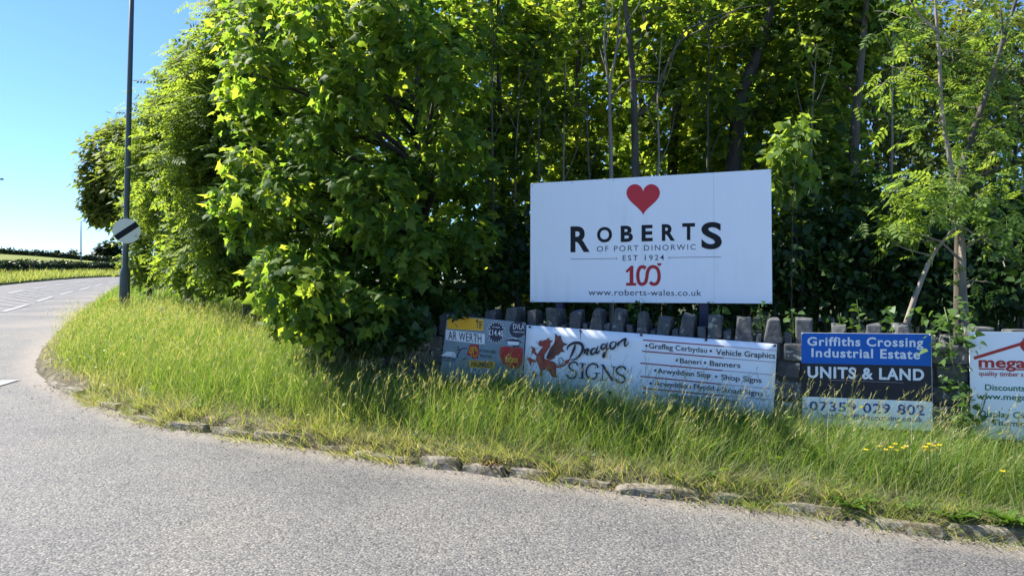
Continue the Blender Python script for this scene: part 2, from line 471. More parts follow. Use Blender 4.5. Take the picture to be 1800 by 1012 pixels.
def grid_mesh(name, xs, ys, zf, attrs=None):
    X, Y = np.meshgrid(xs, ys)
    x, y = X.ravel(), Y.ravel()
    z = zf(x, y)
    nx, ny = len(xs), len(ys)
    i, j = np.meshgrid(np.arange(nx - 1), np.arange(ny - 1))
    a = (j * nx + i).ravel()
    f = np.stack([a, a + 1, a + nx + 1, a + nx], 1)
    me = mesh_np(name, np.stack([x, y, z], 1), f, 4)
    me.polygons.foreach_set('use_smooth', [True] * len(me.polygons))
    for k, fn in (attrs or {}).items():
        at_ = me.attributes.new(k, 'FLOAT', 'POINT')
        at_.data.foreach_set('value', np.asarray(fn(x, y), np.float32))
    return me
def axis(*segs):
    out = []
    for a, b, s in segs:
        out += list(np.arange(a, b - 1e-6, s))
    return np.array(out + [segs[-1][1]])

# far ground to the horizon
def gz(x, y):
    yy = np.clip(y, -30, 150); xx = np.clip(x, -110, 60)
    return Rz(xx, yy) - 0.9
tag(link_mesh('ground', grid_mesh('ground', axis((-3000, -120, 240), (-120, 120, 10), (120, 3000, 240)), axis((-400, -40, 40), (-40, 160, 10), (160, 3000, 200)), gz), M['ground']), kind='structure')

# tarmac of the side road mouth and the main road
rx = axis((-60, -9, 1.5), (-9, 8, .11), (8, 30, 2)); ry = axis((-12, 2, 1), (2, 13, .11), (13, 80, 1.5))
def edge_attr(x, y):
    d = -edge_dist(np.stack([x, y], 1))
    return np.clip(1.0 - (d - .04) / .30, 0, 1) 
tag(link_mesh('road', grid_mesh('road', rx, ry, lambda x, y: Rz(x, y) + .006 * wob(x, y, .5), {'edge': edge_attr}), M['asphalt']), kind='structure')

# grassy verge bank, woodland floor behind it
vx = axis((-40, -12, 1.0), (-12, 7, .1), (7, 30, 1.5)); vy = axis((2.5, 11, .1), (11, 20, .3), (20, 60, 1.5))
def verge_obj():
    me = grid_mesh('verge', vx, vy, lambda x, y: verge_z(x, y), {'inner': lambda x, y: sstep((edge_dist(np.stack([x, y], 1)) - .25) / .5)})
    tag(link_mesh('verge', me, M['soil']), kind='structure')
verge_obj()

# far side of the main road: verge strip, field slope
FAR_PX = [(-900, 640), (-500, 560), (-250, 524), (-100, 510), (0, 501.5), (60, 495.5), (120, 490.5), (170, 487.5), (212, 486), (260, 485), (330, 484)]
far_w = [on_road(*p) for p in FAR_PX]
fk = np.array(catmull([(p.x, p.y) for p in far_w], 4))
t = np.gradient(fk, axis=0); t /= np.linalg.norm(t, axis=1)[:, None]
nrm = np.stack([-t[:, 1], t[:, 0]], 1)
def strip_pt(k, d, z):
    p = fk[k] + nrm[k] * d
    return (p[0], p[1], Rz(*fk[k]) + z)
mb = MB()
prof = [(0, -.1), (.02, .10), (.8, .22), (2.6, .40), (3.4, .46)]
n = len(fk)
vs = [strip_pt(k, d, z) for k in range(n) for d, z in prof]
fs = [(k * 5 + j, (k + 1) * 5 + j, (k + 1) * 5 + j + 1, k * 5 + j + 1) for k in range(n - 1) for j in range(4)]
mb.add(vs, fs)
tag(mb.build('far_verge', M['far_verge'], smooth=True), kind='structure')
# field: lofted from the roadside hedge up to the ridge
RIDGE = [(-1500, 420), (-700, 428), (-300, 434), (0, 446.5), (60, 450), (120, 455), (180, 460.5), (240, 466), (330, 472)]
rw = np.interp
mb = MB(); vs = []; nn = 14
ridge_pts = []
for k in range(n):
    a = Vector(strip_pt(k, 3.4, .46))
    px = CX + a.x / a.y * F * 1.0
    px2 = px * 0.96 + 2
    yr = np.interp(px2, [p[0] for p in RIDGE], [p[1] for p in RIDGE])
    b = at(px2, yr, 135)
    ridge_pts.append(b)
    for j in range(nn):
        s = j / (nn - 1)
        p = a.lerp(b, s); p.z = a.z + (b.z - a.z) * (s ** 0.9)
        vs.append(p)
fs = [(k * nn + j, (k + 1) * nn + j, (k + 1) * nn + j + 1, k * nn + j + 1) for k in range(n - 1) for j in range(nn - 1)]
mb.add(vs, fs)
tag(mb.build('field', M['field'], smooth=True), kind='structure')

# road markings: two broken lines with hatching between
mb = MB()
def dash_curve(pts_px):
    w = [on_road(*p) for p in pts_px]
    return np.array(catmull([(p.x, p.y) for p in w], 12))
def along(c):
    s = np.concatenate([[0], np.cumsum(np.hypot(*np.diff(c, axis=0).T))])
    return s, (lambda q: np.array([np.interp(q, s, c[:, 0]), np.interp(q, s, c[:, 1])]))
L1 = dash_curve([(-300, 640), (-140, 590), (-60, 565), (16, 545), (56, 533), (88, 523), (110, 517), (130, 512), (155, 506), (180, 500), (205, 495.5)])
L2 = dash_curve([(-300, 578), (-140, 547), (-60, 531), (10, 517), (37, 511.5), (63, 507), (90, 502.5), (120, 498), (160, 493.5), (205, 490)])
def rz3(p, dz=.012): return (p[0], p[1], Rz(p[0], p[1]) + dz)
for c in (L1, L2):
    s, fn = along(c)
    q = 0.4
    while q < s[-1] - 3:
        ln = 3.4
        m0 = 6
        for i in range(m0):
            a, b = fn(q + ln * i / m0), fn(q + ln * (i + 1) / m0)
            t_ = (b - a) / np.linalg.norm(b - a); w_ = np.array([-t_[1], t_[0]]) * .085
            mb.poly([rz3(a - w_), rz3(b - w_), rz3(b + w_), rz3(a + w_)])
        q += 5.0
tag(mb.build('road_marking', M['paint']), kind='structure')
mb = MB()
s1, f1 = along(L1); s2, f2 = along(L2)
q = 1.0
while q < min(s1[-1], s2[-1]) - 8:
    a = f1(q); b = f2(max(0, q / s1[-1] * s2[-1] - 2.6))
    v = b - a; a = a + v * .1; b = b - v * .1
    t_ = (b - a) / np.linalg.norm(b - a); w_ = np.array([-t_[1], t_[0]]) * .045
    for i in range(4):
        p0, p1 = a + (b - a) * i / 4, a + (b - a) * (i + 1) / 4
        mb.poly([rz3(p0 - w_), rz3(p1 - w_), rz3(p1 + w_), rz3(p0 + w_)])
    q += 1.25
tag(mb.build('road_marking', M['worn_paint']), kind='structure')
mb = MB()
# give way dash at the mouth of the side road
for (c0, c1) in (((-16, 679), (20, 668.5)), ((-110, 704), (-62, 692))):
    a, b = on_road(*c0), on_road(*c1)
    a, b = np.array(a[:2]), np.array(b[:2]); t_ = (b - a) / np.linalg.norm(b - a); w_ = np.array([-t_[1], t_[0]]) * .10
    mb.poly([rz3(a - w_), rz3(b - w_), rz3(b + w_), rz3(a + w_)])
tag(mb.build('road_marking', M['paint']), kind='structure')

# ================================================================== WALL PLANE AND STONE WALL
S_R = at(1357, 420, 6.5); S_L = at(932, 420, 7.37)
WD = Vector((S_R.x - S_L.x, S_R.y - S_L.y, 0)).normalized()      # along the wall, to the right
WN = Vector((WD.y, -WD.x, 0))                                    # out of the wall towards the road
if WN.y > 0: WN = -WN
P_SIGN = Vector((S_R.x, S_R.y, 0))
P_WALL = P_SIGN + WN * 0.42                                      # front face of the wall
def on_plane(px, py, p0, off=0.0):
    d = ray(px, py); o = Vector((0, 0, EYE)); q = p0 + WN * off
    t_ = (q - o).dot(WN) / d.dot(WN)
    return o + d * t_
def wall_s(px):                                                  # distance along the wall of a photo column
    p = on_plane(px, 560, P_WALL); return (p - P_WALL).dot(WD)
def wall_pt(s, off, z):
    p = P_WALL + WD * s + WN * off; return Vector((p.x, p.y, z))
S0, S1 = wall_s(586), wall_s(2150)
ROTW = Matrix.Rotation(math.atan2(WD.y, WD.x), 3, 'Z').to_4x4()
# top of the wall body (under the coping) measured along the wall
_top = [(586, 598), (760, 588), (950, 580), (1105, 585), (1228, 592), (1330, 598), (1400, 604), (1500, 608), (1650, 606), (1760, 606), (2150, 620)]
_ts = [wall_s(p[0]) for p in _top]; _tz = [on_plane(p[0], p[1], P_WALL).z for p in _top]
def wall_top(s): return float(np.interp(s, _ts, _tz))

wall = empty('stone_wall', wall_pt(0, 0, 0), 'long low grey rubble stone wall with upright coping stones running behind the roadside signs', 'wall')
mb = MB()
s = S0
rowh = 0.17
for row in range(9):
    s = S0 - random.uniform(0, .2)
    while s < S1:
        w_ = random.uniform(.16, .46); 
        top = wall_top(s + w_ / 2); zt = top - row * rowh; h = rowh * random.uniform(.82, 1.0)
        a = max(s, S0); wd = s + w_ - a
        if wd > .06:
            c = wall_pt(a + wd / 2, -.17 + random.uniform(-.012, .014), zt - h / 2 + random.uniform(-.008, .008))
            if c.z > vz(c.x, c.y) - .25:
                mb.box(c, (wd - .018, .34, h - .012), rot=ROTW @ Matrix.Rotation(random.uniform(-.035, .035), 4, 'Y'), jit=.012, bev=.018)
        s += w_
mb.build('wall_body', M['stone'], wall, smooth=False)
mb = MB()
ss = np.linspace(S0 + .02, S1, 40)
vs = []; fs = []
for q in ss:
    zt = wall_top(q) - .02
    zb = zt - 1.7
    vs += [wall_pt(q, -.03, zb), wall_pt(q, -.03, zt), wall_pt(q, -.31, zt), wall_pt(q, -.31, zb)]
for k in range(len(ss) - 1):
    for j in range(4):
        fs.append((k * 4 + j, k * 4 + (j + 1) % 4, k * 4 + 4 + (j + 1) % 4, k * 4 + 4 + j))
fs += [(0, 1, 2, 3), tuple(len(vs) - 4 + j for j in (3, 2, 1, 0))]
mb.add(vs, fs)
mb.build('mortar_core', M['mortar'], wall)
tall = [(624, 566, 24), (662, 562, 26), (700, 560, 24), (738, 556, 26), (776, 552, 24), (815, 548, 25), (855, 545, 25), (893, 541, 30), (931, 543, 24), (970, 542, 26), (1007, 547, 27), (1046, 543, 26), (1085, 545, 27), (1127, 547, 26), (1166, 557, 25),
        (1208, 552, 30), (1255, 555, 28), (1307, 559, 38), (1358, 560, 34), (1416, 562, 36), (1478, 570, 32), (1538, 572, 34), (1591, 570, 30), (1672, 590, 34), (1733, 577, 40), (1795, 578, 36), (1850, 580, 38), (1910, 584, 38)]
for i, (px, py, w) in enumerate(tall):
    q = on_plane(px, py, P_WALL); sc_ = q.y / F
    s = (q - P_WALL).dot(WD); base = wall_top(s) - .02
    mb = MB(); h = q.z - base
    dep = random.uniform(.26, .33)
    mb.box(wall_pt(s, -.16, base + h / 2), (w * sc_ * random.uniform(.80, 1.0), dep, h * random.uniform(.95, 1.04)), rot=ROTW @ Matrix.Rotation(random.uniform(-.07, .07), 4, 'Y'), taper=(random.uniform(.6, 1.0), random.uniform(.5, .95)), jit=.022, bev=.014)
    mb.build('coping_stone', M['stone_dark'], wall)
    if i + 1 < len(tall):
        pxn, _, wn_ = tall[i + 1]
        sn = wall_s(pxn)
        gap = (sn - s) - (w + wn_) / 2 * sc_
        hl = min(h * random.uniform(.25, .5), .13)
        ng = 1 if gap < .24 else 2
        for g_ in range(ng):
            cg = s + w / 2 * sc_ + gap * (g_ + .5) / ng
            b2 = wall_top(cg) - .02
            mb = MB()
            mb.box(wall_pt(cg, -.16, b2 + hl / 2), (gap / ng * random.uniform(.7, .95), .28, hl), rot=ROTW @ Matrix.Rotation(random.uniform(-.06, .06), 4, 'Y'), taper=(.9, .9), jit=.012, bev=.016)
            mb.build('low_coping_stone', M['stone_dark'], wall)

# fallen pale stones at the broken left end of the wall
for i, (px, py, Y, w, h, lab) in enumerate([(556, 616, 8.25, .26, .30, 'pale rough stone standing in the grass left of the wall end'),
                                 (575, 640, 8.05, .22, .20, 'low pale stone half hidden in grass below the broken wall end'),
                                 (594, 603, 8.3, .2, .42, 'upright pale stone at the broken end of the wall under sycamore leaves')]):
    p = at(px, py, Y); mb = MB()
    z0 = vz(p.x, p.y) - .08
    hh = p.z + h * .2 - z0
    mb.box((0, 0, hh / 2), (w, .24, hh), jit=.03, bev=.035, taper=(.75, .8), rot=Matrix.Rotation(random.uniform(-.3, .1), 4, 'Y') @ Matrix.Rotation(.5, 4, 'Z'))
    o = mb.build('fallen_stone', M['kerb']); o.location = (p.x, p.y, z0)
    tag(o, lab, 'stone')

# ================================================================== SIGN GRAPHICS
def tri_fill(pts):
    return [tuple(t_) for t_ in tessellate_polygon([[Vector((p[0], p[1], 0)) for p in pts]])]
class Art:
    """flat vinyl graphics of one colour on a board: shapes given in photo columns and rows, laid on the board's plane"""
    cnt = 0
    def __init__(s, conv, p0, off, by_line=False):
        s.by_line = by_line
        s.conv, s.p0, s.off, s.mb, s.k = conv, p0, off, MB(), 0
        s.lines = []
    def P(s, x, y):
        return on_plane(*s.conv(x, y), s.p0, s.off + s.k * .00025)
    def poly(s, pts):
        q = [s.P(*p) for p in pts]
        s.mb.add(q, tri_fill(pts)); s.k += 1
    def ribbon(s, pts, w, smooth=0, closed=False, taper=False, caps=True):
        pts = [np.array(p, float) for p in pts]
        if smooth: pts = catmull(pts + ([pts[0]] if closed else []), smooth)
        elif closed: pts = pts + [pts[0]]
        L, Rr = [], []
        n_ = len(pts)
        for i, p in enumerate(pts):
            a = pts[i - 1] if i > 0 else (pts[-2] if closed else None)
            b = pts[i + 1] if i < n_ - 1 else (pts[1] if closed else None)
            t1 = (p - a) if a is not None else (b - p)
            t2 = (b - p) if b is not None else (p - a)
            t1 = t1 / (np.linalg.norm(t1) + 1e-9); t2 = t2 / (np.linalg.norm(t2) + 1e-9)
            t_ = t1 + t2; t_ = t_ / (np.linalg.norm(t_) + 1e-9)
            nn_ = np.array([-t_[1], t_[0]]); cs = max(.45, abs(np.dot(nn_, np.array([-t1[1], t1[0]]))))
            ww = w / 2 / cs
            if taper:
                f = i / (n_ - 1); ww *= .35 + 1.3 * math.sin(math.pi * min(1, f * .9 + .08))
            L.append(p + nn_ * ww); Rr.append(p - nn_ * ww)
        vs = [s.P(*p) for p in L] + [s.P(*p) for p in Rr]
        fs = [(i, i + 1, n_ + i + 1, n_ + i) for i in range(n_ - 1)]
        s.mb.add(vs, fs); s.k += 1
    def disc(s, c, rx_, ry_=None, n_=28):
        ry_ = ry_ or rx_
        s.poly([(c[0] + rx_ * math.cos(2 * math.pi * k / n_), c[1] + ry_ * math.sin(2 * math.pi * k / n_)) for k in range(n_)])
    def text(s, body, a, b, capa, capb=None, bold=0.0, space=1.0, shear=0.0, slant=0.0):
        """baseline from a to b (exact ink ends), capital height capa at the left end, capb at the right"""
        capb = capb or capa
        me = text_mesh(body, bold, space, shear)
        v = np.array([tuple(p.co) for p in me.vertices]); 
        x0, x1 = v[:, 0].min(), v[:, 0].max()
        u = (v[:, 0] - x0) / (x1 - x0); h = v[:, 1] / (CAPH + bold)
        X = a[0] + (b[0] - a[0]) * u + slant * h; Y = a[1] + (b[1] - a[1]) * u - (capa + (capb - capa) * u) * h
        q = [s.P(x, y) for x, y in zip(X, Y)]
        mb_ = MB(); s.lines.append(mb_)
        (mb_ if s.by_line else s.mb).add(q, [tuple(p.vertices) for p in me.polygons]); s.k += 1
        bpy.data.meshes.remove(me)
    def done(s, name, mat, parent):
        for l_ in s.lines:
            if l_.v: l_.build(name, mat, parent)
        if s.mb.v: return s.mb.build('printed_' + ('rule' if s.by_line else 'x') if s.by_line else name, mat, parent)
def text_mesh(body, bold, space, shear):
    cu = bpy.data.curves.new('lettering', 'FONT'); cu.body = body; cu.offset = bold; cu.space_character = space; cu.shear = shear
    cu.resolution_u = 5
    ob = bpy.data.objects.new('lettering', cu); COL.objects.link(ob)
    dg = bpy.context.evaluated_depsgraph_get(); dg.update()
    me = bpy.data.meshes.new_from_object(ob.evaluated_get(dg))
    bpy.data.objects.remove(ob); bpy.data.curves.remove(cu)
    return me
_m = text_mesh('H', 0, 1, 0); CAPH = max(v.co.y for v in _m.vertices); bpy.data.meshes.remove(_m)

def board(quad_px, p0, off, thick, name, mat, parent, wavy=0.0):
    """flat board with real thickness whose front lies on the plane"""
    mb = MB()
    q = [on_plane(*p, p0, off) for p in quad_px]; r = [p - WN * thick for p in q]
    if wavy:
        nx, ny = 24, 8
        vs = []
        for j in range(ny + 1):
            for i in range(nx + 1):
                u, v = i / nx, j / ny
                p = q[0].lerp(q[1], u).lerp(q[3].lerp(q[2], u), v)
                vs.append(p - WN * wavy * .5 * (1 + math.sin(u * 15 + v * 2) * math.sin(v * 5 + 1)))
        fs = [(j * (nx + 1) + i, j * (nx + 1) + i + 1, (j + 1) * (nx + 1) + i + 1, (j + 1) * (nx + 1) + i) for j in range(ny) for i in range(nx)]
        nb = len(vs); vs += [v - WN * thick for v in vs]; fs += [tuple(k + nb for k in f[::-1]) for f in fs]
        def rim(idx):
            for a, b in zip(idx[:-1], idx[1:]): fs.append((a, a + nb, b + nb, b))
        W1 = nx + 1
        rim([i for i in range(W1)]); rim([j * W1 + nx for j in range(ny + 1)]); rim([ny * W1 + i for i in range(nx, -1, -1)]); rim([j * W1 for j in range(ny, -1, -1)])
        mb.add(vs, fs)
        return mb.build(name, mat, parent, smooth=True)
    mb.add(q + r, [(0, 1, 2, 3), (7, 6, 5, 4), (0, 4, 5, 1), (1, 5, 6, 2), (2, 6, 7, 3), (3, 7, 4, 0)])
    return mb.build(name, mat, parent)
def fixing(px, py, p0, off, parent, r=.011, name='fixing_bolt', mat='galv'):
    c = on_plane(px, py, p0, off); mb = MB()
    mb.tube([c - WN * .004, c + WN * .004, c + WN * .008], [r, r, r * .6], 10)
    mb.build(name, M[mat], parent)

# ---------------------------------------------------------------- big white billboard behind the wall
cB = lambda x, y: (900 + x / 3.6, 280 + y / 3.6)
bl = on_plane(1150, 560, P_SIGN); 
bill = empty('billboard', (bl.x, bl.y, vz(bl.x, bl.y)), 'large white billboard with a red heart and big black lettering standing above the wall', 'billboard')
board([(932.5, 322.5), (1355.5, 297.5), (1357.5, 533.5), (932, 530.5)], P_SIGN, 0, .022, 'panel', M['bill_panel'], bill)
A = Art(cB, P_SIGN, .0015)
A.ribbon([(1276, 87), (1280, 911)], 1.6)
A.done('panel_seam', M['seam'], bill)
for q_ in ((128, 165), (380, 150), (1632, 75), (1637, 903), (128, 893), (640, 133), (640, 898), (1270, 903)):
    fixing(*cB(*q_), P_SIGN, .001, bill, .006)
for px in (985, 1238, ):
    c = on_plane(px, 500, P_SIGN, -.075); mb = MB()
    zt = on_plane(px, 330, P_SIGN).z; zb = vz(c.x, c.y) - .3
    mb.box((c.x, c.y, (zt + zb) / 2), (.085, .085, zt - zb), rot=ROTW, bev=.006)
    mb.build('post', M['post_blue'], bill)
for py in (352, 500):
    a = on_plane(945, py, P_SIGN, -.028); b = on_plane(1345, py, P_SIGN, -.028); mb = MB()
    mb.box((a + b) / 2, ((b - a).length, .01, .05), rot=ROTW)
    mb.build('rail', M['galv'], bill)
A = Art(cB, P_SIGN, .002)
A.text('R', (370, 582), (492, 579), 157, bold=.03)
for ch, x0, x1, yb, cap in (('O', 538, 633, 522, 99), ('B', 688, 765, 519, 98), ('E', 820, 890, 515, 99), ('R', 948, 1031, 512, 101), ('T', 1077, 1158, 507, 102)):
    A.text(ch, (x0, yb), (x1, yb - 2), cap * (0.93 if ch == 'O' else 1), bold=.035 if ch != 'O' else .03)
A.text('S', (1198, 562), (1328, 560), 162, bold=.028)
A.done('name_lettering', M['black'], bill)
A = Art(cB, P_SIGN, .002, True)
A.text('OF PORT DINORWIC', (537, 584), (1162, 571), 34, space=1.28, bold=-.002)
A.text('EST 1924', (700, 641), (962, 637), 33, space=1.35, bold=.003)
A.text('www.roberts-wales.co.uk', (483, 859), (1198, 863), 37, space=1.06)
A.ribbon([(370, 631.5), (662, 627)], 2.6); A.ribbon([(662, 621), (662, 633)], 2.4)
A.ribbon([(993, 621.5), (1323, 617)], 2.6); A.ribbon([(993, 615), (993, 628)], 2.4)
A.done('small_lettering', M['navy'], bill)
def heart(cx, ty, w, h, n_=60):
    P = []
    for k in range(n_):
        t_ = 2 * math.pi * k / n_
        x = 16 * math.sin(t_) ** 3; y = 13 * math.cos(t_) - 5 * math.cos(2 * t_) - 2 * math.cos(3 * t_) - math.cos(4 * t_)
        P.append((cx + x / 32 * w, ty + (12 - y) / 29 * h))
    return P
A = Art(cB, P_SIGN, .002)
A.poly(heart(830, 157, 212, 198))
A.done('heart_emblem', M['red'], bill)
A = Art(cB, P_SIGN, .002)
A.poly([(718, 707), (752, 673), (768, 673), (768, 781), (786, 781), (786, 799), (722, 799), (722, 781), (744, 781), (744, 703), (728, 719)])
# two linked noughts drawn as one ribbon
A.ribbon([(846, 690), (832, 680), (812, 684), (798, 712), (797, 752), (806, 782), (824, 790), (844, 778), (852, 750), (858, 712), (872, 686), (894, 679), (918, 690), (929, 718), (930, 752), (920, 780), (902, 790), (884, 786), (874, 776)], 21, smooth=6)
A.poly(heart(932, 655, 27, 24, 30))
A.done('centenary_emblem', M['darkred'], bill)

# ---------------------------------------------------------------- number plate board
OFFW = .035
c2 = lambda x, y: (770 + x / 8.431, 550 + y / 8.431)
p = on_plane(850, 620, P_WALL, OFFW)
npb = empty('number_plate_sign', (p.x, p.y, vz(p.x, p.y)), 'grey blue advertising board for number plates with a red car, half under the tree', 'sign')
board([(786, 553), (924, 567), (918, 672), (772, 672)], P_WALL, OFFW, .012, 'panel', M['plategrey'], npb)
A = Art(c2, P_WALL, OFFW + .002)
A.poly([(145, 40), (672, 92), (672, 262), (130, 232)])
A.poly([(462, 700), (848, 722), (838, 822), (465, 808)])
A.poly([(998, 662), (1186, 672), (1180, 735), (996, 722)])
A.done('yellow_plate_print', M['plateyellow'], npb)
A = Art(c2, P_WALL, OFFW + .002)
A.poly([(115, 245), (695, 312), (690, 466), (110, 396)])
A.poly([(480, 806), (742, 822), (735, 905), (478, 890)])
A.poly([(1010, 380), (1140, 362), (1190, 382), (1120, 392)])
A.poly([(1030, 415), (1200, 428), (1190, 475), (1035, 470)])
A.poly([(85, 600), (130, 570), (220, 572), (262, 600), (262, 655), (150, 640), (40, 632)])
A.done('white_print', M['lightblue'], npb)
A = Art(c2, P_WALL, OFFW + .003)
st = []
for k in range(36):
    r_ = (152, 112)[k % 2]; a_ = 2 * math.pi * k / 36
    st.append((860 + r_ * math.cos(a_) * .93, 285 + r_ * math.sin(a_) * 1.18))
A.poly(st)
A.poly([(1060 + 0, 245)] + [(1175 + 118 * math.cos(a_), 245 + 122 * math.sin(a_)) for a_ in np.linspace(math.pi, math.pi * 2 - .35, 16)] + [(1287, 205), (1282, 320)] + [(1175 + 118 * math.cos(a_), 245 + 122 * math.sin(a_)) for a_ in np.linspace(.75, math.pi, 16)][:-1])
A.poly([(995, 425), (1030, 385), (1110, 375), (1190, 392), (1250, 440), (1215, 440), (1200, 425), (1030, 412)])
A.poly([(1100, 480), (1215, 482), (1190, 505), (1110, 502)])
A.ribbon([(30, 655), (150, 668), (262, 690)], 14); A.ribbon([(60, 690), (150, 700), (250, 715)], 10)
A.ribbon([(285, 660), (300, 590), (350, 530), (430, 520)], 16, smooth=4); A.ribbon([(290, 490), (320, 560)], 12); A.ribbon([(270, 550), (340, 545)], 9)
A.ribbon([(360, 690), (420, 670)], 12)
A.text('AR WERTH', (152, 388), (642, 441), 124, 124, bold=.004, space=1.1)
A.text('TIF', (560, 222), (655, 232), 108, bold=.006)
A.text('NUMBER', (495, 790), (820, 806), 76, bold=.012)
A.text('PLATES', (522, 876), (735, 892), 62, bold=.01)
A.text('& STANDARD', (615, 575), (866, 600), 42, bold=.012, space=1.15)
A.text('PLATES', (625, 650), (780, 668), 42, bold=.012, space=1.15)
A.text('YOUR REG', (1012, 708), (1170, 718), 36, bold=.008)
A.done('dark_print', M['navy'], npb)
A = Art(c2, P_WALL, OFFW + .0105, True)
A.text('£14.40', (750, 322), (966, 346), 82, bold=.012)
A.text('DVLA', (1112, 236), (1279, 244), 76, bold=.0)
A.text('registered', (1112, 285), (1276, 296), 30)
A.text('SET FROM', (806, 214), (912, 224), 18, bold=.02)
A.ribbon(st, 5, closed=True)
A.done('price_lettering', M['lightblue'], npb)
A = Art(c2, P_WALL, OFFW + .003)
A.poly([(905, 545), (925, 505), (1010, 490), (1110, 505), (1255, 512), (1252, 640), (1240, 760), (1190, 820), (1050, 815), (960, 745), (915, 640)])
A.poly([(470, 470), (520, 462), (600, 470), (606, 600), (585, 665), (530, 672), (500, 668), (500, 640), (435, 622), (432, 590)])
A.done('red_print', M['darkred'], npb)
A = Art(c2, P_WALL, OFFW + .0045)
A.ribbon([(508, 500), (512, 585)], 8); A.ribbon([(556, 500), (564, 575)], 9)
A.text('4D', (452, 640), (590, 655), 150, bold=-.012)
A.poly([(998, 662), (1186, 672), (1180, 735), (996, 722)])
A.done('plate_highlight_print', M['plateyellow'], npb)
A = Art(c2, P_WALL, OFFW + .0055)
A.text('YOUR REG', (1012, 708), (1170, 718), 36, bold=.008)
A.done('registration_lettering', M['navy'], npb)
for q in ((1288, 162), (690, 100)):
    fixing(*c2(*q), P_WALL, OFFW, npb, .008)

# ---------------------------------------------------------------- white banner with the red dragon
c1 = lambda x, y: (910 + x / 7.786, 560 + y / 7.786)
c5 = lambda x, y: (1110 + x / 6.667, 580 + y / 6.667)
p = on_plane(1140, 650, P_WALL, OFFW)
ban = empty('banner', (p.x, p.y, vz(p.x, p.y)), 'long white vinyl banner with a red dragon hung slanting along the wall', 'banner')
board([(925.5, 571), (1366, 604.5), (1359, 735), (918, 700)], P_WALL, OFFW + .006, .004, 'vinyl_sheet', M['banner'], ban, wavy=.006)
OB = OFFW + .008
A = Art(c1, P_WALL, OB)
A.poly([(250, 310), (285, 345), (300, 300), (340, 305), (395, 285), (425, 262), (435, 295), (475, 300), (445, 330), (440, 380), (405, 430), (365, 490), (360, 540), (385, 555), (430, 560), (500, 600), (530, 640), (525, 720), (530, 805), (470, 795), (430, 720), (380, 690), (335, 705), (345, 775), (300, 775), (305, 690), (280, 620), (250, 560), (265, 500), (310, 430), (350, 380), (300, 375), (285, 352)])
A.poly([(180, 375), (240, 400), (240, 450), (268, 478), (252, 512), (215, 462), (190, 495), (200, 420)])
A.poly([(130, 550), (160, 520), (190, 545), (252, 570), (247, 602), (195, 590), (180, 650), (165, 610), (150, 575)])
A.poly([(205, 725), (240, 718), (262, 760), (250, 800), (225, 800)])
A.ribbon([(505, 640), (560, 655), (630, 632), (660, 600)], 22, smooth=4); A.poly([(640, 575), (720, 545), (690, 615), (655, 618)])
A.done('dragon_body_print', M['dragonred'], ban)
A = Art(c1, P_WALL, OB)
A.poly([(388, 545), (400, 500), (440, 410), (500, 330), (515, 260), (510, 200), (545, 235), (585, 235), (600, 290), (630, 330), (680, 350), (625, 370), (610, 410), (640, 450), (590, 450), (560, 490), (520, 500), (500, 545), (450, 565)])
A.done('dragon_wing_print', M['wingbrown'], ban)
A = Art(c1, P_WALL, OB + .011)
for r in ([(400, 525), (450, 430), (512, 330), (515, 215)], [(402, 527), (500, 380), (585, 245)], [(404, 530), (520, 410), (640, 345)], [(406, 533), (520, 460), (625, 445)], [(408, 537), (480, 505), (555, 490)]):
    A.ribbon(r, 6, smooth=4)
for r in ([(510, 200), (545, 235), (585, 235), (600, 290), (630, 330), (680, 350), (625, 370), (610, 410), (640, 450), (590, 450), (560, 490), (520, 500)],
          [(250, 310), (285, 345), (300, 300), (340, 305), (395, 285), (425, 262), (435, 295), (475, 300), (445, 330), (440, 380), (405, 430), (365, 490), (360, 540)],
          [(350, 380), (310, 430), (265, 500), (250, 560), (280, 620), (305, 690)], [(180, 375), (200, 420), (190, 495)], [(130, 550), (150, 575), (180, 650)]):
    A.ribbon(r, 5)
A.ribbon([(320, 345), (360, 348), (390, 330)], 6); A.ribbon([(320, 480), (350, 520), (340, 580)], 6, smooth=3); A.ribbon([(380, 420), (340, 470), (330, 540), (360, 590)], 5, smooth=3)
A.disc((372, 318), 7)
A.ribbon([(475, 578), (530, 622), (600, 625), (625, 580), (590, 530), (560, 560), (575, 622), (610, 640)], 9, smooth=5)
A.ribbon([(510, 655), (560, 668), (630, 648), (668, 612)], 6, smooth=4)
A.ribbon([(330, 700), (400, 690), (450, 740)], 10, smooth=3)
# script word, brush strokes
for r, w in (([(790, 352), (775, 400), (745, 475), (712, 545)], 22), ([(672, 425), (690, 380), (740, 342), (800, 328), (855, 338), (888, 378), (880, 445), (835, 515), (775, 556), (712, 560)], 24),
             ([(908, 412), (922, 440), (905, 486)], 20), ([(912, 452), (948, 415), (966, 428), (942, 485), (980, 492)], 18),
             ([(1075, 412), (1035, 408), (1002, 448), (1012, 486), (1045, 472), (1082, 415)], 18), ([(1100, 372), (1072, 455), (1092, 468), (1125, 430)], 18),
             ([(1205, 345), (1162, 352), (1140, 395), (1158, 418), (1190, 392), (1215, 345)], 18), ([(1228, 322), (1208, 430), (1182, 518), (1168, 508), (1185, 462), (1250, 398)], 18),
             ([(1318, 312), (1278, 332), (1264, 385), (1292, 412), (1332, 382), (1346, 330), (1318, 312)], 18),
             ([(1384, 310), (1376, 345), (1366, 378)], 19), ([(1368, 374), (1400, 322), (1438, 292), (1476, 278), (1462, 340), (1476, 374), (1522, 318)], 19)):
    A.ribbon(r, w, smooth=6, taper=True)
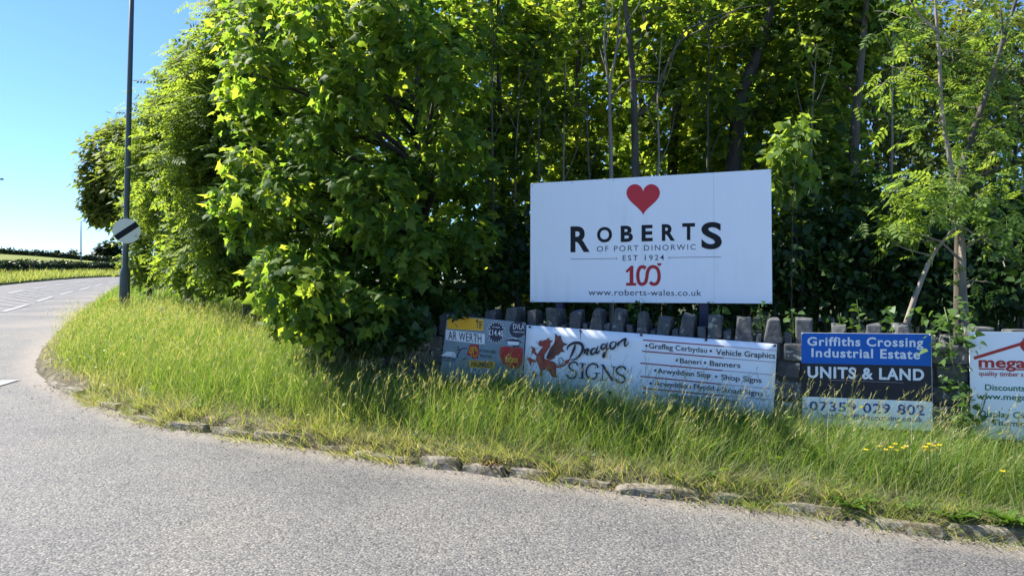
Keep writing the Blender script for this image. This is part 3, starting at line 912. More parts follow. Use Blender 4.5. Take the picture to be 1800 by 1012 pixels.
# slab word, serif strokes
A.ribbon([(822, 640), (800, 600), (745, 594), (705, 632), (718, 682), (785, 722), (800, 762), (770, 806), (708, 810), (672, 765)], 23, smooth=6)
A.ribbon([(888, 612), (884, 815)], 30); A.ribbon([(848, 608), (936, 616)], 12); A.ribbon([(832, 808), (922, 820)], 12)
A.ribbon([(1100, 672), (1078, 628), (1022, 614), (962, 655), (938, 735), (962, 798), (1018, 822), (1074, 800), (1082, 745)], 24, smooth=6); A.ribbon([(1045, 738), (1132, 746)], 12)
A.ribbon([(1168, 640), (1160, 836)], 12); A.ribbon([(1160, 628), (1300, 850)], 32); A.ribbon([(1314, 655), (1298, 850)], 12); A.ribbon([(1128, 832), (1198, 842)], 11); A.ribbon([(1272, 650), (1342, 660)], 11); A.ribbon([(1135, 628), (1175, 632)], 11)
A.ribbon([(1478, 700), (1452, 660), (1396, 655), (1350, 700), (1372, 750), (1442, 784), (1470, 822), (1440, 866), (1380, 868), (1340, 822)], 24, smooth=6)
A.done('banner_lettering', M['ink'], ban)
A = Art(c5, P_WALL, OB, True)
BK = dict(bold=.008)
A.text('Graffeg Cerbydau', (205, 212), (885, 265), 62, 60, **BK); A.text('Vehicle Graphics', (990, 288), (1685, 332), 66, 64, **BK)
A.text('Baneri', (568, 385), (820, 403), 58, **BK); A.text('Banners', (918, 416), (1275, 442), 60, **BK)
A.text('Arwyddion Siop', (305, 503), (925, 557), 58, 60, **BK); A.text('Shop Signs', (1050, 578), (1525, 618), 62, **BK)
A.text('Arwyddion Ffyrdd', (270, 648), (965, 710), 58, 62, **BK); A.text('Road Signs', (1068, 727), (1540, 770), 60, **BK)
A.text('GRIFFITHS CROSSING', (440, 808), (1250, 872), 56, **BK)
for c in ((175, 183), (930, 244), (530, 353), (862, 381), (278, 472), (992, 543), (225, 622), (1010, 697)):
    A.disc(c, 13, 15, 14)
A.done('services_lettering', M['ink'], ban)
A = Art(c5, P_WALL, OB)
for a, b in (((135, 115), (1085, 190)), ((125, 245), (1080, 325)), ((105, 385), (1065, 472)), ((105, 540), (1050, 632)), ((140, 680), (1060, 765))):
    A.ribbon([a, b], 13)
A.done('rule_print', M['linered'], ban)
A = Art(c5, P_WALL, OB)
for a, b in (((1085, 190), (1700, 240)), ((1080, 325), (1692, 378)), ((1065, 472), (1680, 525)), ((1050, 632), (1665, 688)), ((1060, 765), (1650, 815))):
    A.ribbon([a, b], 9)
A.done('faded_rule_print', M['linefaint'], ban)
A = Art(c1, P_WALL, OB)
A.poly([(852, 165), (868, 165), (864, 240), (860, 310), (856, 230)])
A.done('rust_stain', M['rust'], ban)
for (px, py) in ((931, 574.5), (1020.5, 581), (1127, 588.5), (1241, 597), (1362, 607)):
    fixing(px, py, P_WALL, OB + .003, ban, .012, 'eyelet', 'bark_dark')

# ---------------------------------------------------------------- blue and charcoal estate sign
c4 = lambda x, y: (1400 + x / 5.624, 575 + y / 5.624)
p = on_plane(1522, 680, P_WALL, OFFW)
est = empty('estate_sign', (p.x, p.y, vz(p.x, p.y)), 'blue, charcoal and white industrial estate sign with a phone number against the wall', 'sign')
board([(1408.5, 584.7), (1637.2, 586.8), (1640, 757), (1411, 748)], P_WALL, OFFW, .02, 'panel', M['white'], est)
A = Art(c4, P_WALL, OFFW + .002)
A.poly([(48, 56), (1333, 66), (1335, 383), (50, 354)]); A.done('blue_band', M['blue'], est)
A = Art(c4, P_WALL, OFFW + .002)
A.poly([(50, 354), (1335, 383), (1342, 734), (56, 681)]); A.done('charcoal_band', M['charcoal'], est)
A = Art(c4, P_WALL, OFFW + .004, True)
A.text('Griffiths Crossing', (108, 178), (1254, 192), 82, 90, bold=.026, space=1.12)
A.text('Industrial Estate', (148, 290), (1222, 312), 84, 92, bold=.026, space=1.12)
A.text('UNITS & LAND', (110, 493), (1262, 522), 108, 110, bold=.034, space=1.12)
A.done('white_lettering', M['lightblue'], est)
A = Art(c4, P_WALL, OFFW + .004, True)
A.text('07359 029 802', (130, 816), (1268, 868), 86, 98, bold=.016, space=1.08)
A.text('ado@griffithscrossing.co.uk', (245, 893), (1250, 936), 52, bold=.014)
A.done('phone_lettering', M['phoneblue'], est)
A = Art(c4, P_WALL, OFFW + .004)
A.ribbon([(315, 520), (700, 533), (1060, 548)], 2.5); A.done('scratch', M['linefaint'], est)
for q in ((60, 64), (1322, 76)):
    fixing(*c4(*q), P_WALL, OFFW, est, .008)

# ---------------------------------------------------------------- timber buildings sign at the right edge
c3 = lambda x, y: (1690 + x / 4.818, 570 + y / 4.818)
p = on_plane(1790, 690, P_WALL, OFFW)
tim = empty('timber_sign', (p.x, p.y, vz(p.x, p.y)), 'white sign with a red roof outline and green lettering, rightmost on the wall', 'sign')
board([(1703.5, 582.5), (1912, 585), (1916, 782), (1707, 768)], P_WALL, OFFW, .012, 'panel', M['white'], tim)
A = Art(c3, P_WALL, OFFW + .002, True)
A.ribbon([(106, 286), (500, 166)], 26); A.ribbon([(560, 166), (952, 300)], 26)
A.poly([(490, 158), (516, 138), (523, 106), (533, 140), (560, 160), (552, 190), (528, 228), (500, 196)])
A.text('mega', (146, 360), (545, 368), 88, bold=.026, space=1.02)
A.ribbon([(148, 375), (366, 379)], 11); A.ribbon([(446, 381), (640, 385)], 11)
A.text('quality timber s', (150, 432), (524, 441), 38, bold=.012)
A.done('red_lettering', M['megared'], tim)
A = Art(c3, P_WALL, OFFW + .002, True)
A.text('Discounts', (200, 555), (538, 564), 49, bold=.016)
A.text('www.mega', (128, 628), (548, 642), 48, bold=.016)
A.text('Display Ga', (150, 776), (540, 794), 50, bold=.016)
A.text('Thurnlc', (260, 852), (535, 866), 50, bold=.016)
A.done('green_lettering', M['megagreen'], tim)
fixing(*c3(118, 103), P_WALL, OFFW, tim, .009)

# ================================================================== STREET FURNITURE
def lathe(mb, prof, c, n=16):
    vs = [(c[0] + r * math.cos(2 * math.pi * k / n), c[1] + r * math.sin(2 * math.pi * k / n), c[2] + z) for z, r in prof for k in range(n)]
    fs = [(i * n + k, i * n + (k + 1) % n, (i + 1) * n + (k + 1) % n, (i + 1) * n + k) for i in range(len(prof) - 1) for k in range(n)]
    mb.add(vs, fs)

def lamp_post(base, h, rb, rt, arm, arm_dir, label, lean=(0, 0), hb=1.15):
    o = empty('street_lamp', base, label, 'street lamp', 'street lamps along the road')
    def ax(z): return Vector((base[0] + lean[0] * z, base[1] + lean[1] * z, base[2] + z))
    mb = MB()
    zs = [(-.4, rb), (hb * .86, rb), (hb * .90, rb * .97), (hb, rt * 1.42), (hb + .1, rt * 1.36), (h * .5, rt * 1.18), (h, rt)]
    mb.tube([ax(z) for z, _ in zs], [r for _, r in zs], 16)
    column = mb.build('column', M['column'], o, smooth=True)
    mb = MB(); mb.box(ax(hb * .45) + Vector((rb * .78, -rb * .62, 0)), (.012, .10, hb * .5), bev=.003, rot=Matrix.Rotation(R_(50), 4, 'Z'))
    mb.build('access_door', M['column'], column)
    d = Vector((*arm_dir, 0)).normalized(); top = ax(h)
    mb = MB(); mb.tube([top - Vector((0, 0, .1)), top + Vector((0, 0, .05)), top + d * .12 + Vector((0, 0, .16)), top + d * arm + Vector((0, 0, .2))], [rt, rt * .95, rt * .8, rt * .7], 10)
    arm_o = mb.build('arm', M['column'], o, smooth=True)
    mb = MB(); c = top + d * (arm + .33) + Vector((0, 0, .2))
    mb.box(c, (.7, .28, .11), rot=Matrix.Rotation(math.atan2(d.y, d.x), 4, 'Z'), taper=(.85, .7), bev=.02)
    mb.build('lantern', M['galv'], arm_o)
    return o
pb = at(218, 556, 15.3)
zb = vz(pb.x, pb.y)
top_px = at(231.5, 0, 15.3); ln = (top_px.x - pb.x) / (top_px.z - zb)
lamp_post((pb.x, pb.y, zb), 9.6, .108, .046, 1.1, (-1, .15), 'tall dark grey street lamp column in the near verge carrying the round road sign', (ln, 0), hb=1.12)
lamp_post((at(142.5, 470, 95).x, 95, at(142.5, 478, 95).z), at(142, 391, 95).z - at(142, 478, 95).z, .12, .07, .9, (1, -.1), 'distant grey street lamp behind the roadside hedge left of the oak')
lamp_post((at(195.5, 470, 150).x, 150, at(195.5, 476, 150).z), at(195, 418, 150).z - at(195, 476, 150).z, .14, .09, .9, (1, 0), 'farthest street lamp, a thin line just left of the near lamp column')
lx = at(-52, 0, 42).x
lamp_post((lx, 42, Rz(lx, 42) + .2), at(0, 315, 42).z - Rz(lx, 42) - .4, .11, .05, 1.35, (1, -.05), 'street lamp whose head reaches in at the left edge over the sky')

# derestriction sign
sc0 = at(222.5, 406, 15.18)
nsl = empty('speed_limit_sign', sc0, 'round white road sign with a black diagonal bar clamped to the near lamp column', 'road sign')
face_n = Vector((-sc0.x * .9, -sc0.y, 0)).normalized(); side = Vector((-face_n.y, face_n.x, 0)); upv = Vector((0, 0, 1))
if side.x < 0: side = -side
rr = .275
def disc_ring(r, off, n=48, e=1.0):
    return [sc0 + face_n * off + side * (r * e * math.cos(2 * math.pi * k / n)) + upv * (r * math.sin(2 * math.pi * k / n)) for k in range(n)]
mb = MB(); a, b = disc_ring(rr, 0), disc_ring(rr, -.012); nA = len(a)
mb.add(a + b, [tuple(range(nA)), tuple(range(2 * nA - 1, nA - 1, -1))] + [(k, nA + k, nA + (k + 1) % nA, (k + 1) % nA) for k in range(nA)])
mb.build('plate', M['sign_face'], nsl)
mb = MB()
ang = R_(38); dx, dy = math.cos(ang), math.sin(ang); hw = .062
pts = []
phi = math.asin(hw / (rr * .985))
ring = [(rr * .985 * math.cos(t_), rr * .985 * math.sin(t_)) for t_ in np.linspace(ang - phi, ang + phi, 7)] + [(rr * .985 * math.cos(t_), rr * .985 * math.sin(t_)) for t_ in np.linspace(ang + math.pi - phi, ang + math.pi + phi, 7)]
mb.poly([sc0 + face_n * .003 + side * x + upv * y for x, y in ring])
mb.build('black_bar', M['black'], nsl)
mb = MB()
for dz in (-.12, .12):
    mb.box(sc0 - face_n * .035 + upv * dz, (.34, .03, .035), rot=Matrix.Rotation(math.atan2(side.y, side.x), 4, 'Z'))
mb.build('clamp', M['galv'], nsl)

# ================================================================== FOLIAGE
def T_maple():
    P = [(0, 0), (.16, .02), (.42, -.06), (.34, .18), (.56, .42), (.30, .46), (.20, .62), (0, 1.0), (-.20, .62), (-.30, .46), (-.56, .42), (-.34, .18), (-.42, -.06), (-.16, .02)]
    v = [(x, y, -.25 * abs(x) - .12 * y * y) for x, y in P] + [(0, .32, .03)]
    n = len(P)
    return np.array(v), np.array([(n, k, (k + 1) % n) for k in range(n)])
def T_simple(w=.34):
    v = [(0, 0, 0), (w, .45, -.06), (0, 1, -.12), (-w, .45, -.06)]
    return np.array(v), np.array([(0, 1, 2), (0, 2, 3)])
def T_ash():
    v, f = [], []
    def leaflet(x, y, ang, l, w):
        n = len(v); c, s = math.cos(ang), math.sin(ang)
        for (a, b, z) in ((0, 0, 0), (w, .5 * l, -.03), (0, l, -.10), (-w, .5 * l, -.03)):
            v.append((x + a * c + b * s, y - a * s + b * c, z - .18 * y * y))
        f.append((n, n + 1, n + 2)); f.append((n, n + 2, n + 3))
    for k, y in enumerate((.2, .4, .6, .8)):
        for sgn in (1, -1):
            leaflet(0, y, sgn * 1.05, .36 - .02 * k, .075)
    leaflet(0, .85, 0, .36, .08)
    n = len(v); v += [(-.012, 0, 0), (.012, 0, 0), (0, .9, -.12)]; f.append((n, n + 1, n + 2))
    # join into one island per leaf through the stalk is not needed
    return np.array(v), np.array(f)
TM, TS, TA, TO = T_maple(), T_simple(), T_ash(), T_simple(.28)
TI = (np.array([(0, 0, 0), (.42, .1, -.05), (.3, .5, -.03), (0, 1, -.1), (-.3, .5, -.03), (-.42, .1, -.05)]), np.array([(0, 1, 2), (0, 2, 3), (0, 3, 4), (0, 4, 5)]))

def leaf_mesh(name, pos, ax, nr, size, T):
    """pos (N,3) petiole end, ax leaf long axis, nr leaf normal, size (N,)"""
    tv, tf = T
    ax = ax / (np.linalg.norm(ax, axis=1)[:, None] + 1e-9)
    sd = np.cross(ax, nr); sd /= (np.linalg.norm(sd, axis=1)[:, None] + 1e-9)
    nr = np.cross(sd, ax)
    V = pos[:, None, :] + size[:, None, None] * (tv[None, :, 0, None] * sd[:, None, :] + tv[None, :, 1, None] * ax[:, None, :] + tv[None, :, 2, None] * nr[:, None, :])
    N, k = len(pos), len(tv)
    Fc = tf[None, :, :] + (np.arange(N) * k)[:, None, None]
    return mesh_np(name, V.reshape(-1, 3), Fc.reshape(-1), 3)

def crown_leaves(blobs, size, per_twig=7, dens=1.0, shell=.55, droop=.35, up=.75, spread=1.6, jitter=.33, outn=.35, rng=RNG):
    """leaves in sprays round twig ends spread through every blob; blobs: (x,y,z, rx,ry,rz, count)"""
    Ps, As, Ns = [], [], []
    for (x, y, z, rx_, ry_, rz_, cnt) in blobs:
        nt = max(1, int(cnt * dens / per_twig))
        u = rng.normal(size=(nt, 3)); u /= np.linalg.norm(u, axis=1)[:, None]
        r = shell + (1 - shell) * rng.random(nt) ** .6
        r = np.where(rng.random(nt) < .3, rng.random(nt) ** .5, r) * (1 + .12 * rng.normal(size=nt)).clip(.7, 1.16)
        c = np.array([x, y, z]) + u * r[:, None] * np.array([rx_, ry_, rz_])
        out = u * np.array([1, 1, .55]); out[:, 2] -= .15
        out /= np.linalg.norm(out, axis=1)[:, None] + 1e-9
        C = np.repeat(c, per_twig, 0); O = np.repeat(out, per_twig, 0)
        n = len(C)
        a = O + rng.normal(size=(n, 3)) * spread * .5; a[:, 2] = a[:, 2] * .6 - droop
        nn_ = rng.normal(size=(n, 3)) * (1 - up) + np.array([0, 0, up]) + O * outn
        along_ = rng.random(n)[:, None] * size * 2.2
        P_ = C - O * along_ * .6 + rng.normal(size=(n, 3)).clip(-1.5, 1.5) * size * spread * .55
        Ps.append(P_); As.append(a); Ns.append(nn_)
    P_, A2, N2 = np.concatenate(Ps), np.concatenate(As), np.concatenate(Ns)
    S = size * (1 + jitter * rng.normal(size=len(P_))).clip(.45, 1.7)
    return P_, A2, N2, S

def limb_path(a, b, sag=.1, n=6, wig=.06):
    a, b = Vector(a), Vector(b); L = (b - a).length
    pts = []
    for k in range(n + 1):
        t_ = k / n; p = a.lerp(b, t_)
        p.z += math.sin(math.pi * t_) * sag * L
        if 0 < k < n: p += Vector([random.gauss(0, wig * L * .35) for _ in range(3)])
        pts.append(p)
    return pts
def tree(name, label, cat, trunk, rad, blobs, leafsize, T, lmat, bmat, group=None, limbs=1.0, extra=(), dens=1.0, twigs=2, lobes=(), **kw):
    """trunk: list of points; blobs (x,y,z,rx,ry,rz,count)"""
    trunk = [Vector(p) for p in trunk]
    o = empty(name, trunk[0], label, cat, group)
    mb = MB()
    tp = [Vector(p) for p in catmull(trunk, 4)]
    rs = [rad * (1 - .78 * (k / (len(tp) - 1)) ** .9) for k in range(len(tp))]
    rs[0] *= 1.25
    mb.tube(tp, rs, 9)
    for bl_ in list(blobs) + list(lobes):
        if random.random() > limbs: continue
        c = Vector(bl_[:3])
        cand = [(abs((p.z + (c - p).xy.length * .45) - c.z) + (p - c).length * .15, k) for k, p in enumerate(tp)]
        k = min(cand)[1]; r0 = rs[k] * .5
        path = limb_path(tp[k], c, .05)
        mb.tube(path, [r0 * (1 - .75 * j / (len(path) - 1)) for j in range(len(path))], 6)
        for _ in range(twigs):
            e = c + Vector((random.uniform(-1, 1) * bl_[3], random.uniform(-1, 1) * bl_[4], random.uniform(-.9, .9) * bl_[5])) * .8
            st_ = path[random.randint(2, len(path) - 1)]
            pt = limb_path(st_, e, .04, 5)
            mb.tube(pt, [max(.004, r0 * .35 * (1 - .8 * j / 5)) for j in range(6)], 5)
    for path, r in extra:
        path = [Vector(p) for p in catmull(path, 4)]
        mb.tube(path, [r * (1 - .7 * j / (len(path) - 1)) for j in range(len(path))], 7)
    mb.build('trunk', bmat, o, smooth=True)
    if blobs:
        P_, A2, N2, S = crown_leaves(blobs, leafsize, dens=dens, **kw)
        if lobes:
            q_ = crown_leaves(lobes, leafsize, dens=1.25, per_twig=9, shell=.8, droop=.75, up=.55, spread=1.2, outn=.75)
            P_, A2, N2, S = [np.concatenate(z_) for z_ in zip((P_, A2, N2, S), q_)]
        link_mesh('crown', leaf_mesh('crown', P_, A2, N2, S, T), lmat, o)
    return o
def B(px, py, Y, r, cnt, ry=None, rz=None):
    p = at(px, py, Y); return (p.x, p.y, p.z, r, ry or r, rz or r * .85, cnt)
def gpt(px, Y, dz=0.0):
    p = at(px, 500, Y); return Vector((p.x, p.y, vz(p.x, p.y) + dz))

# ---- the big sycamore hanging over the left end of the wall
tb = gpt(742, 9.0, -.1)
syc = [B(455, 60, 8.5, .75, 420), B(560, 50, 8.6, .9, 520), B(690, 40, 8.9, 1.0, 560), B(800, 60, 9.0, .9, 450), B(420, 165, 8.3, .5, 260), B(500, 190, 8.3, .8, 480), B(620, 190, 8.6, 1.0, 560), B(760, 170, 8.9, 1.0, 520),
       B(450, 275, 8.1, .45, 230), B(540, 310, 8.0, .75, 460), B(650, 320, 8.2, .9, 520), B(775, 310, 8.5, .8, 430), B(395, 365, 7.8, .34, 150), B(455, 400, 7.7, .5, 280), B(560, 430, 7.6, .7, 430), B(670, 430, 7.9, .75, 430), B(780, 430, 8.2, .65, 330),
       B(470, 490, 7.5, .36, 190), B(555, 505, 7.4, .45, 260), B(640, 505, 7.6, .5, 270), B(720, 520, 8.0, .5, 260), B(475, 560, 7.35, .26, 120), B(540, 558, 7.35, .28, 130), B(610, 560, 7.55, .3, 130), B(690, 565, 7.9, .38, 180), B(780, 545, 8.0, .36, 170), B(840, 500, 8.3, .5, 210),
       B(600, -90, 8.5, 1.2, 420), B(760, -110, 8.8, 1.2, 420), B(480, -80, 8.8, .9, 300), B(620, -190, 8.0, 1.1, 380), B(780, -200, 8.3, 1.2, 380), B(880, -120, 8.4, .9, 260)]
lobes_ = [B(650, 350, 7.2, .52, 420), B(490, 345, 7.35, .36, 240), B(425, 350, 7.5, .26, 130), B(535, 515, 6.95, .5, 380), B(480, 470, 7.0, .26, 140), B(655, 545, 7.1, .32, 190), B(560, 575, 6.95, .22, 110), B(690, 55, 7.1, .52, 380), B(560, 40, 7.2, .48, 330), B(450, 130, 7.7, .42, 260), B(455, 40, 7.9, .42, 260),
          B(560, 240, 7.5, .34, 210), B(430, 290, 7.7, .26, 120), B(800, 260, 7.5, .42, 260), B(620, 150, 7.0, .42, 280), B(780, 130, 7.1, .48, 320), B(730, 440, 7.3, .4, 260), B(820, 420, 7.7, .36, 200), B(620, -90, 7.6, .6, 360)]
syc = [(b_[0], b_[1] + .45 + random.uniform(-.15, .15), b_[2] + random.uniform(-.06, .06), b_[3] * 1.02, b_[4] * 1.05, b_[5] * .6, b_[6] * .8) for b_ in syc]
tree('sycamore_tree', 'large leafy sycamore whose low branches hang over the left end of the wall', 'tree',
     [tb, at(742, 400, 9.0), at(738, 200, 9.0), at(737, 40, 9.05), at(745, -200, 9.1)], .12, syc, .104, TM, M['sycamore'], M['bark_dark'], 'woodland trees', dens=2.1, droop=.5, up=.72, per_twig=14, spread=1.6, lobes=lobes_)

# ---- row of trees and bushes along the main road, left
def row_tree(name, label, px, Y, blobs, lm, T, size, rad=.12, bm='bark', **kw):
    b = gpt(px, Y, -.1)
    topb = max(blobs, key=lambda q: q[2])
    return tree(name, label, 'tree', [b, Vector((b.x + .1, b.y, (b.z * 2 + topb[2]) / 3)), Vector((topb[0], topb[1], topb[2]))], rad, blobs, size, T, M[lm], M[bm], 'trees along the main road', **kw)
row_tree('ash_tree', 'tall bright green tree rising just left of the big sycamore', 440, 12.5,
         [B(425, 60, 12.5, .7, 600), B(395, 140, 12.2, .7, 640), B(430, 130, 12.5, 1.0, 620), B(355, 220, 12, .8, 660), B(430, 240, 12.2, 1.0, 700), B(340, 300, 11.8, .6, 480), B(420, 330, 12, .9, 620), B(470, -30, 12.8, .9, 500), B(395, 400, 11.8, .7, 480), B(405, 450, 11.6, .5, 340), B(480, 120, 13, 1.4, 400), B(520, 300, 13, 1.4, 400)], 'ash_left', TA, .25, .11, per_twig=5, dens=1.3)
row_tree('ash_tree', 'pale green tree second from the lamp column in the roadside row', 330, 17,
         [B(330, 135, 17, .65, 640), B(295, 210, 17, .75, 760), B(330, 190, 17, 1.0, 760), B(275, 280, 16.6, .8, 760), B(320, 290, 16.6, 1.0, 800), B(365, 120, 17.2, .7, 520), B(300, 360, 16.2, .8, 620), B(345, 380, 16.2, .9, 620), B(330, 450, 16, .8, 500)], 'ash_left', TA, .25, .13, per_twig=5, dens=1.3)
row_tree('oak_tree', 'brownish green oak leaning out farthest left over the main road', 240, 27,
         [B(195, 270, 27, 1.1, 900), B(178, 320, 27, .95, 900), B(165, 352, 27, .6, 420), B(215, 240, 27.5, .9, 700), B(190, 370, 27, .7, 500), B(240, 300, 26, 1.4, 800), B(225, 250, 26, .9, 600), B(215, 380, 27, .9, 460), B(172, 378, 27, .45, 240), B(250, 390, 26.5, 1.0, 500)], 'oak', TO, .22, .2, 'bark_dark', per_twig=8, dens=2.0, spread=1.0)
row_tree('hawthorn_tree', 'rounded green bush growing directly behind the near lamp column', 258, 19,
         [B(250, 350, 19, .7, 800), B(242, 410, 18.6, .6, 700), B(268, 440, 18.4, .75, 800), B(240, 462, 18.2, .45, 420), B(290, 400, 18.5, .8, 760), B(255, 482, 18, .45, 420), B(300, 470, 18, .6, 520)], 'ash_left', TO, .13, .09, per_twig=8)
row_tree('hazel_bush', 'low bright bush at the foot of the trees right of the lamp column', 345, 14,
         [B(330, 400, 14, .5, 560), B(350, 440, 13.8, .55, 620), B(315, 455, 13.8, .5, 560), B(385, 460, 13.4, .5, 560), B(335, 480, 13.5, .45, 480), B(415, 470, 13, .45, 420), B(370, 490, 13.2, .35, 300)], 'ash_left', TI, .11, .06, per_twig=7)
row_tree('hazel_bush', 'dark bush between the low bright bush and the sycamore branches', 420, 12.2,
         [B(400, 400, 12.3, .5, 420), B(430, 430, 12, .5, 440), B(405, 480, 11.8, .4, 360), B(445, 470, 11.6, .4, 360), B(460, 500, 11.2, .4, 300)], 'thicket', TI, .10, .06, per_twig=7)

# ---- woodland behind the wall and billboard
WOOD = 'woodland trees'
def wood_tree(label, pts, rad, blobs, lm='sycamore_deep', T=TM, size=.12, bm='bark_dark', name='sycamore_tree', **kw):
    kw.setdefault('dens', 1.5)
    kw.setdefault('droop', .5); kw.setdefault('up', .7); kw.setdefault('per_twig', 12); kw.setdefault('spread', 1.8)
    blobs = [(b_[0] * (1 + .3 / b_[1]), b_[1] + .3, b_[2]) + tuple(b_[3:]) for b_ in blobs] if name == 'sycamore_tree' else blobs
    if name == 'sycamore_tree':
        top_ = pts[-1]
        if top_.x > 1.2:
            pts = list(pts) + [Vector((top_.x, top_.y, top_.z + 2.5))]
            blobs = blobs + [(top_.x - .3, top_.y + .2, top_.z + 1.2, 1.5, 1.3, 1.0, 330), (top_.x + .4, top_.y, top_.z + 2.6, 1.4, 1.3, 1.0, 300)]  # taller unseen crowns, added above view to shade the wood
    return tree(name, label, 'tree', pts, rad, blobs, size, T, M[lm], M[bm], WOOD, **kw)
def trunk_px(base_px, Y, pts):
    return [gpt(base_px, Y, -.1)] + [at(px, py, Y) for px, py in pts]
wood_tree('slim sycamore with a bright crown left of the billboard top', trunk_px(884, 9.6, [(882, 330), (877, 150), (876, 0), (880, -160)]), .055,
          [B(880, 40, 9.6, .7, 330), B(940, 80, 9.8, .7, 330), B(870, 190, 9.4, .6, 280), B(960, 190, 9.6, .6, 300), B(910, 280, 9.3, .6, 300), B(860, 380, 9.0, .55, 260), B(900, 450, 9, .5, 220), B(900, -60, 9.8, 1, 260)])
wood_tree('sycamore with bright leaves above the left half of the billboard', trunk_px(1010, 10.8, [(1012, 300), (1016, 120), (1022, -40), (1030, -180)]), .07,
          [B(1000, 60, 10.8, .8, 360), B(1040, 200, 10.4, .6, 260), B(960, 260, 10.4, .7, 300), B(1020, 280, 10.2, .6, 260), B(1080, 90, 11, .8, 330), B(1010, -50, 11, 1, 260), B(1060, 300, 10.4, .5, 220)])
wood_tree('grey trunked tree with a straight stem above the billboard heart', trunk_px(1121, 9.2, [(1117, 300), (1113, 150), (1105, 60), (1096, -20), (1090, -160)]), .062,
          [B(1100, -40, 9.4, .8, 260), B(1170, 30, 9.6, .7, 300), B(1160, 120, 9.6, .5, 200)], bm='bark', extra=[([at(1121, 205, 9.2), at(1146, 180, 9.1), at(1166, 130, 9.0), at(1190, 80, 8.9), at(1218, 60, 8.8), at(1255, 42, 8.8), at(1306, 10, 8.7)], .022),
          ([at(1172, 118, 9.0), at(1198, 62, 8.95), at(1235, 40, 8.9), at(1300, 16, 8.8), at(1345, 8, 8.7)], .014), ([at(1228, 78, 8.8), at(1270, 84, 8.7), at(1310, 70, 8.6)], .008), ([at(1120, 100, 9.2), at(1130, 50, 9.1), at(1140, 20, 9), at(1175, 12, 9)], .014), ([at(1117, 142, 9.2), at(1146, 146, 9), at(1165, 145, 8.9)], .008)])
wood_tree('dark leaning sycamore behind the right half of the billboard', trunk_px(1170, 11.2, [(1184, 260), (1200, 110), (1212, 0), (1225, -160)]), .1,
          [B(1200, 60, 11.2, .9, 330), B(1230, 170, 11, .8, 300), B(1180, 250, 10.8, .6, 240), B(1260, 280, 10.6, .7, 280), B(1220, -60, 11.4, 1.1, 260)])
wood_tree('thick dark trunk leaning right above the right end of the billboard', trunk_px(1268, 9.8, [(1296, 220), (1322, 120), (1348, 40), (1372, -80)]), .13,
          [B(1330, 20, 9.8, .9, 420), B(1270, 60, 9.9, .8, 360), B(1390, 40, 9.9, .9, 420), B(1280, 200, 9.5, .6, 260), B(1360, 170, 9.7, .6, 240), B(1340, -100, 10, 1.2, 300)])
wood_tree('straight grey green trunk right of the billboard', trunk_px(1494, 9.0, [(1501, 277), (1510, 140), (1520, 40), (1528, -120)]), .075,
          [B(1470, 20, 9.2, .8, 420), B(1530, 30, 9.2, .7, 330), B(1450, 130, 9.2, .7, 330), B(1430, 250, 9.0, .6, 280), B(1480, 330, 8.8, .6, 260), B(1500, -110, 9.4, 1.1, 280)], bm='bark')
wood_tree('second dark sycamore stem just right of the thick leaning trunk', trunk_px(1300, 11.5, [(1340, 170), (1370, 90), (1400, 10), (1440, -120)]), .09,
          [B(1390, 110, 11.5, .9, 320), B(1440, 50, 11.6, .9, 320), B(1360, 250, 11, .8, 260), B(1420, 330, 10.8, .8, 260), B(1400, -60, 11.8, 1.2, 260)])
wood_tree('thin upright young sycamore between billboard and estate sign', trunk_px(1472, 10.6, [(1475, 290), (1479, 110), (1490, -20)]), .04,
          [B(1480, 60, 10.6, .7, 240), B(1500, 200, 10.6, .7, 220), B(1430, 420, 9.8, .6, 220), B(1510, 400, 9.8, .6, 200)])
for i, (px, Y, lean_, top_py, lab) in enumerate(((868, 8.9, -6, -60, 'thin grey sapling stem at the right edge of the big sycamore'), (905, 9.3, 8, 60, 'thin pale sapling above the left corner of the billboard'), (952, 9.0, -5, 120, 'short thin pale sapling over the left part of the billboard'),
                                       (990, 9.5, 6, 90, 'thin pale sapling between the billboard corner and the dead sapling'), (1040, 9.1, -8, 40, 'slender sapling just left of the dead sapling'), (1150, 9.0, 10, 60, 'slender pale sapling just right of the straight grey stem'), (1238, 9.4, 14, 20, 'slender sapling between the leaning trunks'),
                                       (1425, 8.9, 10, 80, 'slender grey sapling right of the leafy sprig'), (1452, 9.3, -6, 140, 'thin grey sapling left of the straight grey green trunk'), (1556, 8.9, 16, 40, 'slender leaning sapling left of the pale ash stems'))):
    pts = [gpt(px, Y, -.1)] + [at(px + lean_ * t_ + random.uniform(-4, 4), 500 + (top_py - 500) * t_, Y) for t_ in (.25, .5, .75, 1)]
    br = [([at(px + lean_ * t_, 500 + (top_py - 500) * t_, Y), at(px + lean_ * t_ + d * 22, 470 + (top_py - 500) * t_ - 25, Y), at(px + lean_ * t_ + d * 34, 440 + (top_py - 500) * t_ - 50, Y)], .006) for t_, d in ((.45, 1), (.6, -1), (.75, 1), (.88, -1))]
    tree('young_tree', lab, 'sapling', pts, random.uniform(.018, .03), [(pts[-1].x, pts[-1].y, pts[-1].z, .35, .3, .25, 40), (pts[-2].x + .1, pts[-2].y, pts[-2].z, .3, .3, .2, 24)], .10, TM, M['sycamore_deep'], M['bark_pale' if i % 2 else 'bark'], 'saplings behind the wall', extra=br, per_twig=6, droop=.5)
